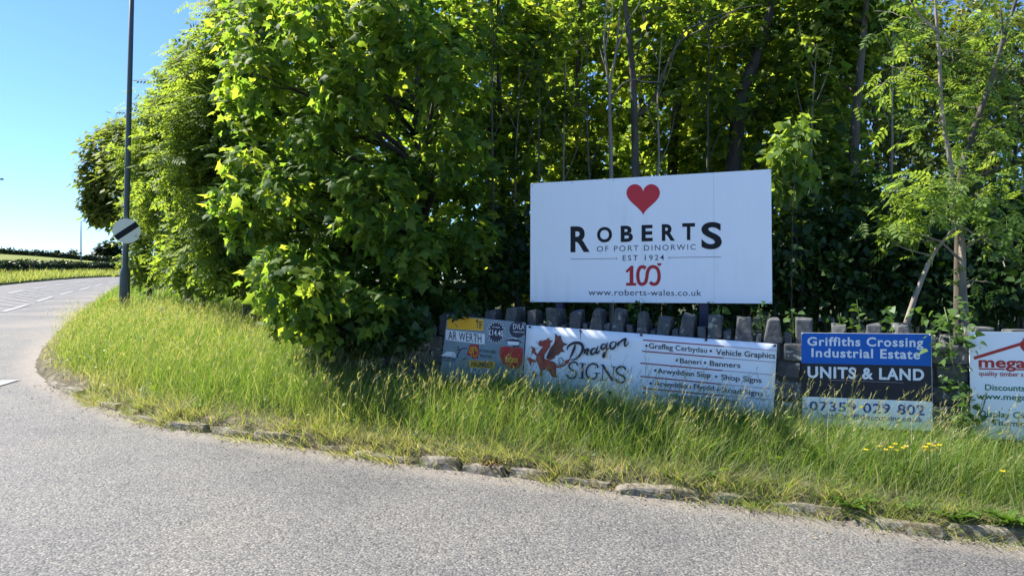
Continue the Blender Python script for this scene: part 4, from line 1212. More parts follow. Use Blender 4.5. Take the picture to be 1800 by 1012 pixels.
# dead sapling standing in front
o = tree('dead_sapling', 'bare dead forked sapling just left above the billboard heart', 'dead tree', trunk_px(1076, 8.4, [(1074, 300), (1072, 160), (1083, 90), (1090, 10)]), .033, [], .1, TM, M['sycamore'], M['bark_pale'],
         extra=[([at(1072, 160, 8.4), at(1064, 100, 8.4), at(1062, 60, 8.4), at(1068, -10, 8.4)], .018), ([at(1082, 95, 8.4), at(1100, 45, 8.35), at(1122, 10, 8.3), at(1126, -12, 8.3)], .012),
                ([at(1075, 172, 8.4), at(1092, 150, 8.3), at(1112, 140, 8.2), at(1135, 144, 8.1), at(1160, 144, 8.1)], .011), ([at(1073, 150, 8.4), at(1057, 95, 8.45), at(1054, 80, 8.5)], .008), ([at(1085, 70, 8.4), at(1096, 65, 8.35)], .006), ([at(1064, 90, 8.4), at(1074, 30, 8.4), at(1078, 5, 8.4)], .009)])
# back rows close the wood
back = [(560, 15, 'sycamore in the second row hidden behind the big sycamore'), (700, 17, 'dense sycamore at the back of the wood behind the hanging branches'), (850, 14.5, 'back row sycamore seen between the big sycamore and the billboard'),
        (1000, 15.5, 'back row sycamore behind the left corner of the billboard'), (1130, 17, 'back row sycamore behind the bare dead sapling'), (1260, 15, 'back row sycamore behind the dark leaning trunk'), (1380, 17, 'back row sycamore in the gap right of the billboard')]
for i, (px, Y, lab) in enumerate(back):
    bl_ = [B(px + random.uniform(-60, 60), py + random.uniform(-20, 20), Y + random.uniform(-.6, .6), random.uniform(1.2, 1.6), 360) for py in (-60, 30, 110, 190, 270, 350, 420)]
    wood_tree(lab, trunk_px(px, Y, [(px + random.uniform(-15, 15), 250), (px + random.uniform(-25, 25), 0)]), .11, bl_, size=.17, dens=1.2)
deep_ = [(600, 23, 'far back tree of the wood behind the big sycamore trunk'), (760, 22, 'far back tree of the wood left of the slim bright sycamore'), (920, 24, 'far back tree of the wood over the billboard left corner'), (1080, 22, 'far back tree of the wood behind the bare sapling'),
         (1240, 24, 'far back tree of the wood over the billboard right half'), (1400, 22, 'far back tree of the wood above the leafy sprig'), (1560, 24, 'far back tree of the wood left of the pale ash stems'), (1720, 22, 'far back tree of the wood behind the pale ash stems'), (1880, 24, 'far back tree of the wood at the right edge')]
for px, Y, lab in deep_:
    bl_ = [B(px + random.uniform(-50, 50), py + random.uniform(-20, 20), Y, random.uniform(1.7, 2.1), 300) for py in ((60, 150, 240, 320, 390, 450) if px > 1300 else (-40, 60, 150, 240, 320, 390, 450))]
    wood_tree(lab, trunk_px(px, Y, [(px + 8, 250), (px - 8, 60)]), .14, bl_, lm='thicket' if px > 1450 else 'sycamore_deep', T=TI, size=.26, name='background_tree', dens=1.0)
thin_ = [(1560, 14, 'sparse small leaved tree beyond the straight grey trunk', -20), (1660, 15, 'sparse small leaved tree behind the two pale ash stems', 10), (1760, 13.5, 'sparse small leaved tree at the far right behind the ash', 25), (1620, 18, 'pale thin wooded tree deepest in the gap right of the billboard', 15), (1730, 19, 'deepest tree in the wood at the right edge', 0), (1860, 16, 'dense small leaved tree reaching in at the right edge', 0)]
for i, (px, Y, lab, ln_) in enumerate(thin_):
    bl_ = [B(px + random.uniform(-60, 60), py + random.uniform(-20, 20), Y + random.uniform(-.8, .8), random.uniform(1.0, 1.5), 520) for py in (60, 130, 200, 270, 340, 410, 470)]
    ex = [([gpt(px + d, Y, 0), at(px + d * 1.5 + ln_, 280, Y), at(px + d * 2.4 + ln_ * 2, 60, Y)], .035) for d in (-26, -12, 14, 28)]
    wood_tree(lab, trunk_px(px, Y, [(px + ln_, 260), (px + ln_ * 2, 20)]), .06, bl_, lm='thicket', T=TO, size=.13, name='hawthorn_tree', extra=ex, per_twig=8)

# understorey: dark ivy and shrubs behind the wall
under = [(640, 8.6, 560, 'dark ivy mass under the sycamore over the left end of the wall', 'ivy_shrub'), (760, 8.4, 560, 'dark ivy shrub behind the number plate board', 'ivy_shrub'), (900, 8.6, 540, 'dark shrub behind the coping stones left of the billboard post', 'ivy_shrub'),
         (1060, 8.9, 530, 'dark leafy shrub seen under the middle of the billboard', 'ivy_shrub'), (1220, 8.6, 530, 'dark leafy shrub behind the blue billboard post', 'ivy_shrub'), (1400, 8.2, 500, 'dark ivy shrub just right of the billboard', 'ivy_shrub'),
         (1520, 8.3, 500, 'dark ivy shrub above the estate sign', 'ivy_shrub'), (1640, 8.2, 510, 'dark ivy shrub between the two pale ash stems', 'ivy_shrub'), (1780, 7.8, 510, 'dark ivy shrub at the right edge behind the timber sign', 'ivy_shrub')]
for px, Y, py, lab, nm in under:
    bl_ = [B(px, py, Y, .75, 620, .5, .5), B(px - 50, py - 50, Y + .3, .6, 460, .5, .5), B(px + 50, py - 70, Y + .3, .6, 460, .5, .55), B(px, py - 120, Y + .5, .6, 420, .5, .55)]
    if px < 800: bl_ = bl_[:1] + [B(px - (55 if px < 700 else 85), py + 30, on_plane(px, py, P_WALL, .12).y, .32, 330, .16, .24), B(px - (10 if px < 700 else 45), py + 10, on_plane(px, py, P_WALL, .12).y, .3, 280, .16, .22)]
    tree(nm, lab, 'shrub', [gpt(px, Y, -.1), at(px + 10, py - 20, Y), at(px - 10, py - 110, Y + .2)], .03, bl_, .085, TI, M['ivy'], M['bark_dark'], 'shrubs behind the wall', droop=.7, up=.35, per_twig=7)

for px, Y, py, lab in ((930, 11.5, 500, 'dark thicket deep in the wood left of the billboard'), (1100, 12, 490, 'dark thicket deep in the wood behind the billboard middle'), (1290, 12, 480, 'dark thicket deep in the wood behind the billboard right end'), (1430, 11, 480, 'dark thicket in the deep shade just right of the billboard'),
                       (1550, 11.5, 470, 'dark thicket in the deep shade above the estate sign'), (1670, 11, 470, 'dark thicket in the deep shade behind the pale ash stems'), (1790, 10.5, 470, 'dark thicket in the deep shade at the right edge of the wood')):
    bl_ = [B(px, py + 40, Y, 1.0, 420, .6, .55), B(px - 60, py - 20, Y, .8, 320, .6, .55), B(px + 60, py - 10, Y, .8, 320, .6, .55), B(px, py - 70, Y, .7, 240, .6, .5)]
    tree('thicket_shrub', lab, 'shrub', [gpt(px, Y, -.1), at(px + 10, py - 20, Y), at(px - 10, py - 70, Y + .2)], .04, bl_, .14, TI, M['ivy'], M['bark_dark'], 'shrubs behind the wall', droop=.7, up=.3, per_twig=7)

Yv = on_plane(810, 560, P_WALL, .1).y
small_plant_q = [B(808, 546, Yv, .12, 50, .06, .06), B(830, 545, Yv + .05, .12, 44, .06, .07)]
tree('ivy_shrub', 'ivy trailing over the top edge of the number plate board', 'shrub', [at(800, 560, Yv + .3), at(805, 545, Yv + .15), at(812, 555, Yv)], .006, small_plant_q, .06, TI, M['ivy'], M['bark_dark'], 'shrubs behind the wall', droop=.8, up=.3, per_twig=5)

# ---- sunlit ashes on the right
YA = 6.75
tree('ash_tree', 'pale stemmed young ash rising straight behind the gap beside the timber sign', 'tree',
     [gpt(1698, YA, -.1), at(1697, 580, YA), at(1692, 500, YA), at(1690, 420, YA), at(1675, 370, YA), at(1671, 290, YA), at(1656, 200, YA), at(1651, 100, YA), at(1644, 0, YA), at(1640, -120, YA)], .042,
     [B(1600, 340, 6.65, .34, 90), B(1640, 370, 6.55, .42, 127), B(1580, 400, 6.60, .28, 75), B(1680, 340, 6.65, .4, 112), B(1740, 350, 6.65, .34, 82), B(1770, 400, 6.55, .3, 75), B(1580, 120, 6.85, .36, 97), B(1600, 40, 7.05, .4, 112), B(1680, 90, 7.05, .36, 90), B(1640, 210, 6.85, .34, 82), B(1715, 490, 6.75, .16, 18)],
     0.165, TA, M['ash'], M['bark_pale'], 'ash trees right of the billboard', per_twig=5, droop=.3, twigs=3, dens=.6,
     extra=[([at(1592, 572, 6.5), at(1612, 512, 6.5), at(1640, 448, 6.55), at(1668, 412, 6.6), at(1700, 370, 6.7)], .03), ([at(1650, 60, YA), at(1620, 30, YA), at(1598, 0, YA)], .015), ([at(1690, 400, YA), at(1735, 420, 6.6), at(1760, 428, 6.5)], .012), ([at(1640, 450, 6.55), at(1600, 440, 6.4), at(1575, 430, 6.3)], .008)])
tree('ash_tree', 'darker stemmed ash leaning right to the top right corner', 'tree',
     [gpt(1684, 7.1, -.1), at(1686, 420, 7.1), at(1690, 305, 7.1), at(1712, 228, 7.1), at(1737, 157, 7.1), at(1754, 100, 7.1), at(1786, 0, 7.1), at(1810, -100, 7.1)], .05,
     [B(1700, 190, 7.25, .3, 72), B(1760, 130, 7.25, .4, 105), B(1790, 210, 7.15, .34, 90), B(1770, 290, 7.05, .34, 90), B(1790, 60, 7.35, .36, 82), B(1740, 40, 7.45, .3, 60), B(1710, 260, 7.05, .3, 67)],
     0.165, TA, M['ash'], M['bark'], 'ash trees right of the billboard', per_twig=5, droop=.3, dens=.6,
     extra=[([at(1754, 110, 7.1), at(1762, 60, 7.1), at(1758, 10, 7.1)], .02), ([at(1740, 160, 7.1), at(1780, 110, 7), at(1815, 90, 7)], .012), ([at(1720, 220, 7.1), at(1760, 185, 7), at(1790, 184, 6.9)], .008)])
tree('ash_sapling', 'bright leafy sapling sprig at the upper right corner of the billboard', 'tree',
     [gpt(1392, 7.0, -.1), at(1392, 450, 7.0), at(1396, 330, 6.9), at(1402, 240, 6.9)], .009,
     [B(1400, 235, 7.15, .2, 90), B(1385, 280, 7.10, .22, 105), B(1405, 310, 7.10, .18, 67), B(1375, 330, 7.10, .14, 42)], .085, TI, M['ash'], M['bark_dark'], per_twig=8, droop=.9, up=.5, dens=2.2)

# ---- plants on and over the wall
def small_plant(name, label, px, py, Y, blobs, mat, T, size, stems, group=None):
    b = at(px, py, Y)
    o = empty(name, b, label, 'plant', group)
    mb = MB()
    for path, r in stems: mb.tube(catmull([tuple(at(*q)) for q in path], 4), r, 5)
    mb.build('stem', M['stem'], o)
    P_, A2, N2, S = crown_leaves(blobs, size, per_twig=4, droop=.4, up=.6)
    link_mesh('foliage', leaf_mesh('foliage', P_, A2, N2, S, T), M[mat], o)
YW = on_plane(1670, 640, P_WALL, .08).y
small_plant('bramble', 'trailing bramble climbing the wall between the estate sign and the timber sign', 1690, 770, YW - .05,
            [B(1672, 578, YW + .1, .16, 44), B(1650, 600, YW, .1, 22), B(1690, 590, YW, .12, 26), B(1668, 625, YW, .10, 22), B(1676, 660, YW, .09, 20), B(1692, 690, YW - .05, .10, 22), B(1700, 720, YW - .06, .12, 30), B(1690, 750, YW - .06, .12, 26), B(1722, 745, YW - .08, .10, 16), B(1655, 555, YW + .25, .14, 30), B(1690, 548, YW + .3, .12, 22)], 'bramble', TI, .058,
            [([(1690, 770, YW - .05), (1698, 715, YW - .03), (1675, 640, YW), (1668, 575, YW + .1), (1660, 540, YW + .2)], .005), ([(1692, 760, YW - .05), (1722, 730, YW - .05), (1735, 690, YW - .05)], .004)])
for (px, py, lab, cnt) in ((1512, 560, 'young leafy shoot rising from the wall top above the estate sign', 14), (1572, 575, 'low clump of leaves on the wall top behind the upright lit coping stone', 24), (1480, 585, 'small green clump on the wall top above the left half of the estate sign', 20), (1398, 582, 'ivy tuft on the wall top between banner and estate sign', 26), (1268, 570, 'ivy spray on the coping stones right of the blue post', 24), (1130, 562, 'bright sunlit leaves behind the coping under the billboard', 20), (1340, 568, 'leafy ivy tuft on the coping at the banner right end', 20)):
    Yp = on_plane(px, py, P_WALL, -.25).y
    bl_ = [B(px, py, Yp, .10, cnt), B(px - 8, py - 26, Yp, .06, cnt // 2)]
    small_plant('wall_plant', lab, px, py + 20, Yp, bl_, 'bramble', TI, .055, [([(px, py + 22, Yp), (px - 2, py, Yp), (px - 6, py - 34, Yp)], .004)], 'plants on the wall top')

# ================================================================== FAR HEDGES AND TREES
def hedge(name, label, line, h, w, size, n, mat, core=True):
    line = [Vector(p) for p in line]
    o = empty(name, line[0], label, 'hedge')
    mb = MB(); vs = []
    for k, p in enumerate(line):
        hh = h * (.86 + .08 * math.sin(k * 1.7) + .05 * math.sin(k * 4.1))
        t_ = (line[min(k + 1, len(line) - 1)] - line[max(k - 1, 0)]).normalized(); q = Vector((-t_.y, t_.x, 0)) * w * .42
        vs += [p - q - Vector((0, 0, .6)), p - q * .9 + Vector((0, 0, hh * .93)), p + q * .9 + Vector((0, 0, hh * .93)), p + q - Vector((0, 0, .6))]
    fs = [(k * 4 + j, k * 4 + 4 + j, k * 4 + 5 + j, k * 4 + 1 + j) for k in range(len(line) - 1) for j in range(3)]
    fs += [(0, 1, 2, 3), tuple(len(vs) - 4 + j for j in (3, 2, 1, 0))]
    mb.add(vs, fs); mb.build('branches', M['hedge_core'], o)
    L = np.array([tuple(p) for p in line]); s = np.concatenate([[0], np.cumsum(np.linalg.norm(np.diff(L, axis=0), axis=1))])
    u = RNG.random(n) * s[-1]
    c = np.stack([np.interp(u, s, L[:, i]) for i in range(3)], 1)
    hh = h * (.92 + .07 * np.sin(u * .9) + .06 * np.sin(u * 2.7 + 1) + .05 * RNG.normal(size=n))
    v = RNG.random(n)
    side_ = np.where(RNG.random(n) < .65, -1, 1) * (.5 - .1 * v) * w * (1 + .15 * RNG.normal(size=n))
    topm = RNG.random(n) < .3
    tt = np.gradient(L, axis=0); tt /= np.linalg.norm(tt, axis=1)[:, None]
    tx = np.interp(u, s, tt[:, 0]); ty = np.interp(u, s, tt[:, 1])
    side_ = np.where(topm, (RNG.random(n) - .5) * w, side_); v = np.where(topm, 1, v)
    c[:, 0] += -ty * -side_ ; c[:, 1] += tx * -side_
    c[:, 2] += v * hh
    nr = RNG.normal(size=(n, 3)) * .6; nr[:, 2] += .6
    link_mesh('foliage', leaf_mesh('foliage', c, RNG.normal(size=(n, 3)), nr, size * (1 + .3 * RNG.normal(size=n)).clip(.4, 1.6), T_simple(.5)), M[mat], o)
    return o
near_line = []
for k in range(n):
    a = strip_pt(k, 3.3, .35); near_line.append(a)
hsel = [p for p in near_line if p[1] > 8]
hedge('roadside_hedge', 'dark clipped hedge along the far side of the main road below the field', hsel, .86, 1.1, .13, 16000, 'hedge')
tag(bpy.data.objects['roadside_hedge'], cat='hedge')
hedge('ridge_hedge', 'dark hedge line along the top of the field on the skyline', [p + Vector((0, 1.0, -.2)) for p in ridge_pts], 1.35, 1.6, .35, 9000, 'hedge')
def far_tree(label, px, py_base, py_top, wpx, Y, mat='hedge', cnt=600, size=.5, nm='far_tree'):
    b = at(px, py_base, Y); t_ = at(px, py_top, Y); h = t_.z - b.z; w = wpx * Y / F
    bl_ = [(b.x, Y, b.z + h * .5, w * .5, w * .4, h * .45, cnt), (b.x + w * .2, Y, b.z + h * .7, w * .33, w * .3, h * .28, cnt // 2), (b.x - w * .22, Y, b.z + h * .45, w * .3, w * .3, h * .3, cnt // 2)]
    tree(nm, label, 'tree', [b - Vector((0, 0, 1)), Vector((b.x, Y, b.z + h * .5)), Vector((b.x, Y, b.z + h * .85))], .2, bl_, size, T_simple(.5), M[mat], M['bark_dark'], 'far trees on the skyline', per_twig=6)
far_tree('rounded dark far tree on the skyline left of the near lamp column', 190, 462, 426, 42, 150, cnt=900, size=.7)
far_tree('small far tree on the skyline just left of the distant lamp', 127, 456, 440, 13, 170, cnt=200, size=.5)
far_tree('smallest far tree clump on the skyline, leftmost above the ridge hedge', 99, 452, 441, 14, 170, cnt=160, size=.45)

# ================================================================== GRASS (one mass nobody could count)
def blades(x, y, z, h, w, lean, bend, name, mat, seg=3):
    n = len(x)
    az = RNG.random(n) * 2 * math.pi
    wx, wy = np.cos(az), np.sin(az)
    V = np.zeros((n, seg * 2 + 1, 3))
    for j in range(seg + 1):
        t_ = j / seg
        cx = x + lean[:, 0] * h * t_ + bend[:, 0] * h * t_ * t_
        cy = y + lean[:, 1] * h * t_ + bend[:, 1] * h * t_ * t_
        bl = np.hypot(bend[:, 0], bend[:, 1])
        cz = z + h * t_ * (1 - .35 * bl * t_)
        ww = w * (1 - t_ ** 1.6) * .5
        if j < seg:
            V[:, j * 2] = np.stack([cx - wx * ww, cy - wy * ww, cz], 1)
            V[:, j * 2 + 1] = np.stack([cx + wx * ww, cy + wy * ww, cz], 1)
        else:
            V[:, seg * 2] = np.stack([cx, cy, cz], 1)
    tf = []
    for j in range(seg - 1):
        a = j * 2; tf += [(a, a + 1, a + 3), (a, a + 3, a + 2)]
    a = (seg - 1) * 2; tf += [(a, a + 1, a + 2)]
    tf = np.array(tf)
    Fc = tf[None] + (np.arange(n) * (seg * 2 + 1))[:, None, None]
    return V.reshape(-1, 3), Fc.reshape(-1, 3)

def grass_mat():
    m, n_, l, b = new_mat('verge_grass')
    g = n_.new('ShaderNodeNewGeometry')
    a = n_.new('ShaderNodeAttribute'); a.attribute_name = 'dry'
    r1 = ramp(n_, [(0, (0.065, 0.145, 0.024)), (.5, (0.115, 0.20, 0.036)), (.82, (0.19, 0.26, 0.07)), (1, (0.38, 0.37, 0.23))])
    r2 = ramp(n_, [(0, (0.20, 0.16, 0.07)), (.6, (0.40, 0.37, 0.24)), (1, (0.22, 0.21, 0.07))])
    l.new(g.outputs['Random Per Island'], r1.inputs[0]); l.new(g.outputs['Random Per Island'], r2.inputs[0])
    mx = n_.new('ShaderNodeMix'); mx.data_type = 'RGBA'
    l.new(a.outputs['Fac'], mx.inputs[0]); l.new(r1.outputs[0], mx.inputs[6]); l.new(r2.outputs[0], mx.inputs[7])
    l.new(mx.outputs[2], b.inputs['Base Color']); b.inputs['Roughness'].default_value = .5; b.inputs['Specular IOR Level'].default_value = .3
    t_ = n_.new('ShaderNodeBsdfTranslucent')
    mu = n_.new('ShaderNodeMix'); mu.data_type = 'RGBA'; mu.blend_type = 'MULTIPLY'; mu.inputs[0].default_value = 1; mu.clamp_result = False
    l.new(mx.outputs[2], mu.inputs[6]); mu.inputs[7].default_value = (2.1, 2.0, .85, 1); l.new(mu.outputs[2], t_.inputs[0])
    ms = n_.new('ShaderNodeMixShader'); ms.inputs[0].default_value = .45
    l.new(b.outputs[0], ms.inputs[1]); l.new(t_.outputs[0], ms.inputs[2]); l.new(ms.outputs[0], n_['Material Output'].inputs[0])
    return m
M['grass'] = grass_mat()
M['weedleaf'] = leaf_mat('verge_weed_leaf', [(0.05, 0.11, 0.015), (0.10, 0.17, 0.025), (0.15, 0.2, 0.05)], 0.4, (2.6, 2.2, 0.8))

def wall_front_dist(x, y):                        # >0 in front of the wall
    return (x - P_WALL.x) * WN.x + (y - P_WALL.y) * WN.y
def scatter(x0, x1, y0, y1, per, dmin, dmax):
    N = int((x1 - x0) * (y1 - y0) * per)
    x = x0 + RNG.random(N) * (x1 - x0); y = y0 + RNG.random(N) * (y1 - y0)
    px = CX + x / y * F
    k = (px > -60) & (px < 2150)
    x, y = x[k], y[k]
    d = edge_dist(np.stack([x, y], 1))
    k = (d > dmin) & (d < dmax)
    x, y, d = x[k], y[k], d[k]
    wf = wall_front_dist(x, y); s_ = (x - P_WALL.x) * WD.x + (y - P_WALL.y) * WD.y
    k = (wf > .06) | (s_ < S0 - .1)
    return x[k], y[k], d[k], s_[k], wf[k]
VV, FF, DRY = [], [], []
off = 0
def add_blades(x, y, h, w, lean, bend, dry, dz=0.0, seg=3):
    global off
    z = verge_z(x, y) - .02 + dz
    V, Fc = blades(x, y, z, h, w, lean, bend, '', None, seg)
    VV.append(V); FF.append(Fc + off); off += len(V)
    DRY.append(np.repeat(dry, seg * 2 + 1))
def lean_of(n, s=.16, bx=.10, by=-.06):
    return np.stack([RNG.normal(bx, s, n), RNG.normal(by, s, n)], 1)
def patch(x, y):
    return .5 + .5 * wob(x * .55 + 3, y * .55)
for (x0, x1, y0, y1, per, wd) in ((-7.5, 6.2, 3.2, 8.2, 2500, .0044), (-9.8, 0, 8.2, 11, 1400, .006), (-12, -1, 11, 16, 650, .0085), (-18, -3, 16, 26, 180, .018), (-26, -6, 26, 44, 60, .03)):
    x, y, d, s_, wf = scatter(x0, x1, y0, y1, per, .06, 60 if y0 < 10 else 12)
    n_ = len(x)
    inner = sstep((d - .05) / .6)
    thin = RNG.random(n_) < np.clip(.30 + inner * 1.2 - .25 * (wob(x, y, 2.3) > .3) * (d < .3), 0, 1)
    x, y, d, wf, inner, s_ = x[thin], y[thin], d[thin], wf[thin], inner[thin], s_[thin]; n_ = len(x)
    pt_ = patch(x, y)
    q0, q1 = on_road(235, 690), on_road(560, 775)
    straw = np.exp(-((x - q0.x) ** 2 + (y - q0.y - .35) ** 2) / .5) + .5 * np.exp(-((x - q1.x) ** 2 + (y - q1.y - .2) ** 2) / .3)
    cl_ = .5 + .5 * wob(x, y, 2.7)
    h = (.085 + .27 * inner * (.5 + .5 * pt_ + .5 * cl_)) * (1 + .34 * RNG.normal(size=n_)).clip(.3, 1.9)
    near = (wf < .5) & (s_ > S0)
    h = np.where(near, h * np.where(s_ > wall_s(1400), .78, .84), h)
    dry = np.clip((1 - inner) * 1.1 - .38 + .25 * RNG.normal(size=n_) + .12 * (pt_ > .75) + .55 * straw, 0, 1) * np.where(x > .6, .4, .85)
    cw = np.stack([wob(x, y, 3.1), wob(y, x, 2.6)], 1) * .22
    add_blades(x, y, h, wd * (.6 + .9 * RNG.random(n_)), lean_of(n_, .24) + cw, lean_of(n_, .42, .14, -.06), dry)
# seed-head stalks: thin straw stems with drooping panicles
x, y, d, s_, wf = scatter(-10, 6.0, 3.4, 14, 110, .2, 9)
n_ = len(x); h = (.36 + .28 * RNG.random(n_)) * np.where((wf < 1.0) & (s_ > S0), .98, 1)
ln = lean_of(n_, .12, .14, -.05); bd = lean_of(n_, .14, .10, -.04)
add_blades(x, y, h, np.full(n_, .0034), ln, bd, RNG.random(n_) * .7 + .1)
bl = np.hypot(bd[:, 0], bd[:, 1])
for k in range(6):
    t_ = .84 + .033 * k
    hx = x + ln[:, 0] * h * t_ + bd[:, 0] * h * t_ * t_; hy = y + ln[:, 1] * h * t_ + bd[:, 1] * h * t_ * t_
    hz = h * t_ * (1 - .35 * bl * t_)
    add_blades(hx, hy, .03 * (1 + .3 * RNG.normal(size=n_)).clip(.4, 1.6), np.full(n_, .0065), lean_of(n_, .35, .25, -.08), lean_of(n_, .3, .2, 0), np.clip(.7 + .3 * RNG.normal(size=n_), 0, 1), dz=hz, seg=2)
# dry tufts straggling over the kerb
TUFTS = []
for k in range(260):
    i_ = random.randint(60, len(EDGE) - 6); e_ = EDGE[i_] + (EDGE[i_ + 1] - EDGE[i_]) * random.random(); e_n = EDGE[i_ + 1] - EDGE[i_]; e_n = np.array([-e_n[1], e_n[0]]) / np.linalg.norm(e_n)
    e_ = e_ + e_n * random.uniform(-.04, .22)
    if 2.5 < e_[1] < 11 and abs(e_[0] / e_[1]) < .85:
        kk = random.randint(14, 46); a_ = RNG.random(kk) * 6.28; r_ = np.sqrt(RNG.random(kk)) * random.uniform(.05, .12)
        x = e_[0] + np.cos(a_) * r_ * 1.6; y = e_[1] + np.sin(a_) * r_
        ld = np.stack([np.cos(a_), np.sin(a_)], 1) * .5 - e_n[None] * .35 + RNG.normal(size=(kk, 2)) * .25
        z0 = np.maximum(verge_z(x, y), Rz(x, y)) - verge_z(x, y)
        add_blades(x, y, random.uniform(.07, .16) * (1 + .3 * RNG.normal(size=kk)).clip(.4, 1.6), np.full(kk, .005), ld, ld * .6, np.clip(random.uniform(.1, 1.0) * (.6 if e_[0] > .8 else 1) + .3 * RNG.normal(size=kk), 0, 1), dz=z0)
for px, py in ((905, 828), (985, 842), (720, 806), (640, 796), (470, 775), (360, 757), (1040, 852), (1130, 862), (1260, 878), (1375, 892), (1585, 926), (1640, 935), (240, 730), (160, 703), (815, 822), (1180, 870), (300, 745), (580, 790)):
    p = on_road(px, py); k = random.randint(50, 110)
    a_ = RNG.random(k) * 6.28; r_ = np.sqrt(RNG.random(k)) * random.uniform(.06, .13)
    x = p.x + np.cos(a_) * r_ * 1.6; y = p.y + .06 + np.sin(a_) * r_
    ld = np.stack([np.cos(a_), np.sin(a_)], 1) * .55 + RNG.normal(size=(k, 2)) * .2
    z0 = np.maximum(verge_z(x, y), Rz(x, y)) - verge_z(x, y)
    add_blades(x, y, random.uniform(.10, .19) * (1 + .3 * RNG.normal(size=k)).clip(.4, 1.6), np.full(k, .005), ld, ld * .6, np.clip(.45 + .4 * RNG.normal(size=k), 0, 1), dz=z0)
V = np.concatenate(VV); Fc = np.concatenate(FF)
me = mesh_np('grass', V, Fc.reshape(-1), 3)
a_ = me.attributes.new('dry', 'FLOAT', 'POINT'); a_.data.foreach_set('value', np.concatenate(DRY).astype(np.float32))
tag(link_mesh('grass', me, M['grass']), kind='stuff')
x, y, d, s_, wf = scatter(-11, 6.0, 3.4, 15, 220, .05, 9)
pw = (wob(x * 1.3 + 7, y * 1.3, 1.6) + .35 * RNG.normal(size=len(x))) > .25
x, y, d = x[pw], y[pw], d[pw]; n_ = len(x)
pp = np.stack([x, y, verge_z(x, y) + (.05 + .24 * RNG.random(n_)) * np.clip(d * 2, .25, 1)], 1)
aa = RNG.normal(size=(n_, 3)); aa[:, 2] = .3
nn2 = RNG.normal(size=(n_, 3)) * .35; nn2[:, 2] += .8
tag(link_mesh('verge_weeds', leaf_mesh('verge_weeds', pp, aa, nn2, .036 * (1 + .35 * RNG.normal(size=n_)).clip(.4, 1.5), TI), M['weedleaf']), kind='stuff')
# far verge grass
n_ = 9000
k = RNG.integers(8, len(fk) - 1, n_); f_ = RNG.random(n_); dd = RNG.random(n_) * 2.8
base = fk[k] * (1 - f_[:, None]) + fk[k + 1] * f_[:, None] + nrm[k] * dd[:, None]
zz = Rz(fk[k, 0] * (1 - f_) + fk[k + 1, 0] * f_, fk[k, 1] * (1 - f_) + fk[k + 1, 1] * f_) + np.interp(dd, [0, .02, .8, 2.6, 3.4], [.02, .1, .22, .4, .46])
V, Fc = blades(base[:, 0], base[:, 1], zz - .02, .28 * (1 + .35 * RNG.normal(size=n_)).clip(.3, 2), np.full(n_, .05), lean_of(n_), lean_of(n_, .3), '', None)
me = mesh_np('far_verge_grass', V, Fc.reshape(-1), 3); a_ = me.attributes.new('dry', 'FLOAT', 'POINT'); a_.data.foreach_set('value', np.full(len(V), .4, np.float32))
tag(link_mesh('far_verge_grass', me, M['grass']), kind='stuff')

# ================================================================== KERB STONES, WEEDS, FLOWERS, LITTER
seg_s = np.concatenate([[0], np.cumsum(np.hypot(*np.diff(EDGE, axis=0).T))])
i0 = int(np.argmin(np.hypot(EDGE[:, 0] - edge_w[7].x, EDGE[:, 1] - edge_w[7].y))); s_a = seg_s[i0]; s_b = seg_s[-3]
from mathutils import noise as mnoise
def rock(mb, size, amp, seed):
    bm = bmesh.new(); bmesh.ops.create_cube(bm, size=1.0)
    bmesh.ops.subdivide_edges(bm, edges=bm.edges[:], cuts=5, use_grid_fill=True)
    for v in bm.verts:
        u = v.co * 2; m_ = max(abs(u.x), abs(u.y), abs(u.z)); r_ = u.length / m_
        u = u / (1 + .28 * (r_ - 1))
        c = Vector((u.x * size[0] / 2, u.y * size[1] / 2 * (1 - .18 * u.z), u.z * size[2] / 2))
        v.co = c + mnoise.noise_vector(c * 9 + Vector((seed, 0, 0))) * amp + mnoise.noise_vector(c * 26 + Vector((seed, 3, 0))) * amp * .45
    bm.verts.index_update()
    mb.add([v.co.copy() for v in bm.verts], [[v.index for v in f.verts] for f in bm.faces]); bm.free()
q = s_a; nk = 0
while q < s_b and nk < 60:
    ln_ = random.uniform(.3, .65)
    c = np.array([np.interp(q + ln_ / 2, seg_s, EDGE[:, 0]), np.interp(q + ln_ / 2, seg_s, EDGE[:, 1])])
    e = np.array([np.interp(q + ln_ / 2 + .05, seg_s, EDGE[:, 0]), np.interp(q + ln_ / 2 + .05, seg_s, EDGE[:, 1])])
    t_ = (e - c) / np.linalg.norm(e - c); nv = np.array([-t_[1], t_[0]])
    c = c + nv * random.uniform(.0, .10)
    mb = MB(); hh = random.uniform(.10, .15)
    rock(mb, (ln_ * random.uniform(.85, 1.05), .13, hh), .016, nk * 3.7)
    o = mb.build('kerb_stone', M['kerb']); o.location = (c[0], c[1], Rz(*c) + hh * random.uniform(-.16, .14))
    o.rotation_euler = (random.uniform(-.15, .08), random.uniform(-.07, .07), math.atan2(t_[1], t_[0]) + random.uniform(-.12, .12))
    tag(o, 'worn pale kerb stone half buried in soil along the edge of the tarmac', 'kerb stone', 'kerb stones along the verge')
    q += ln_; nk += 1

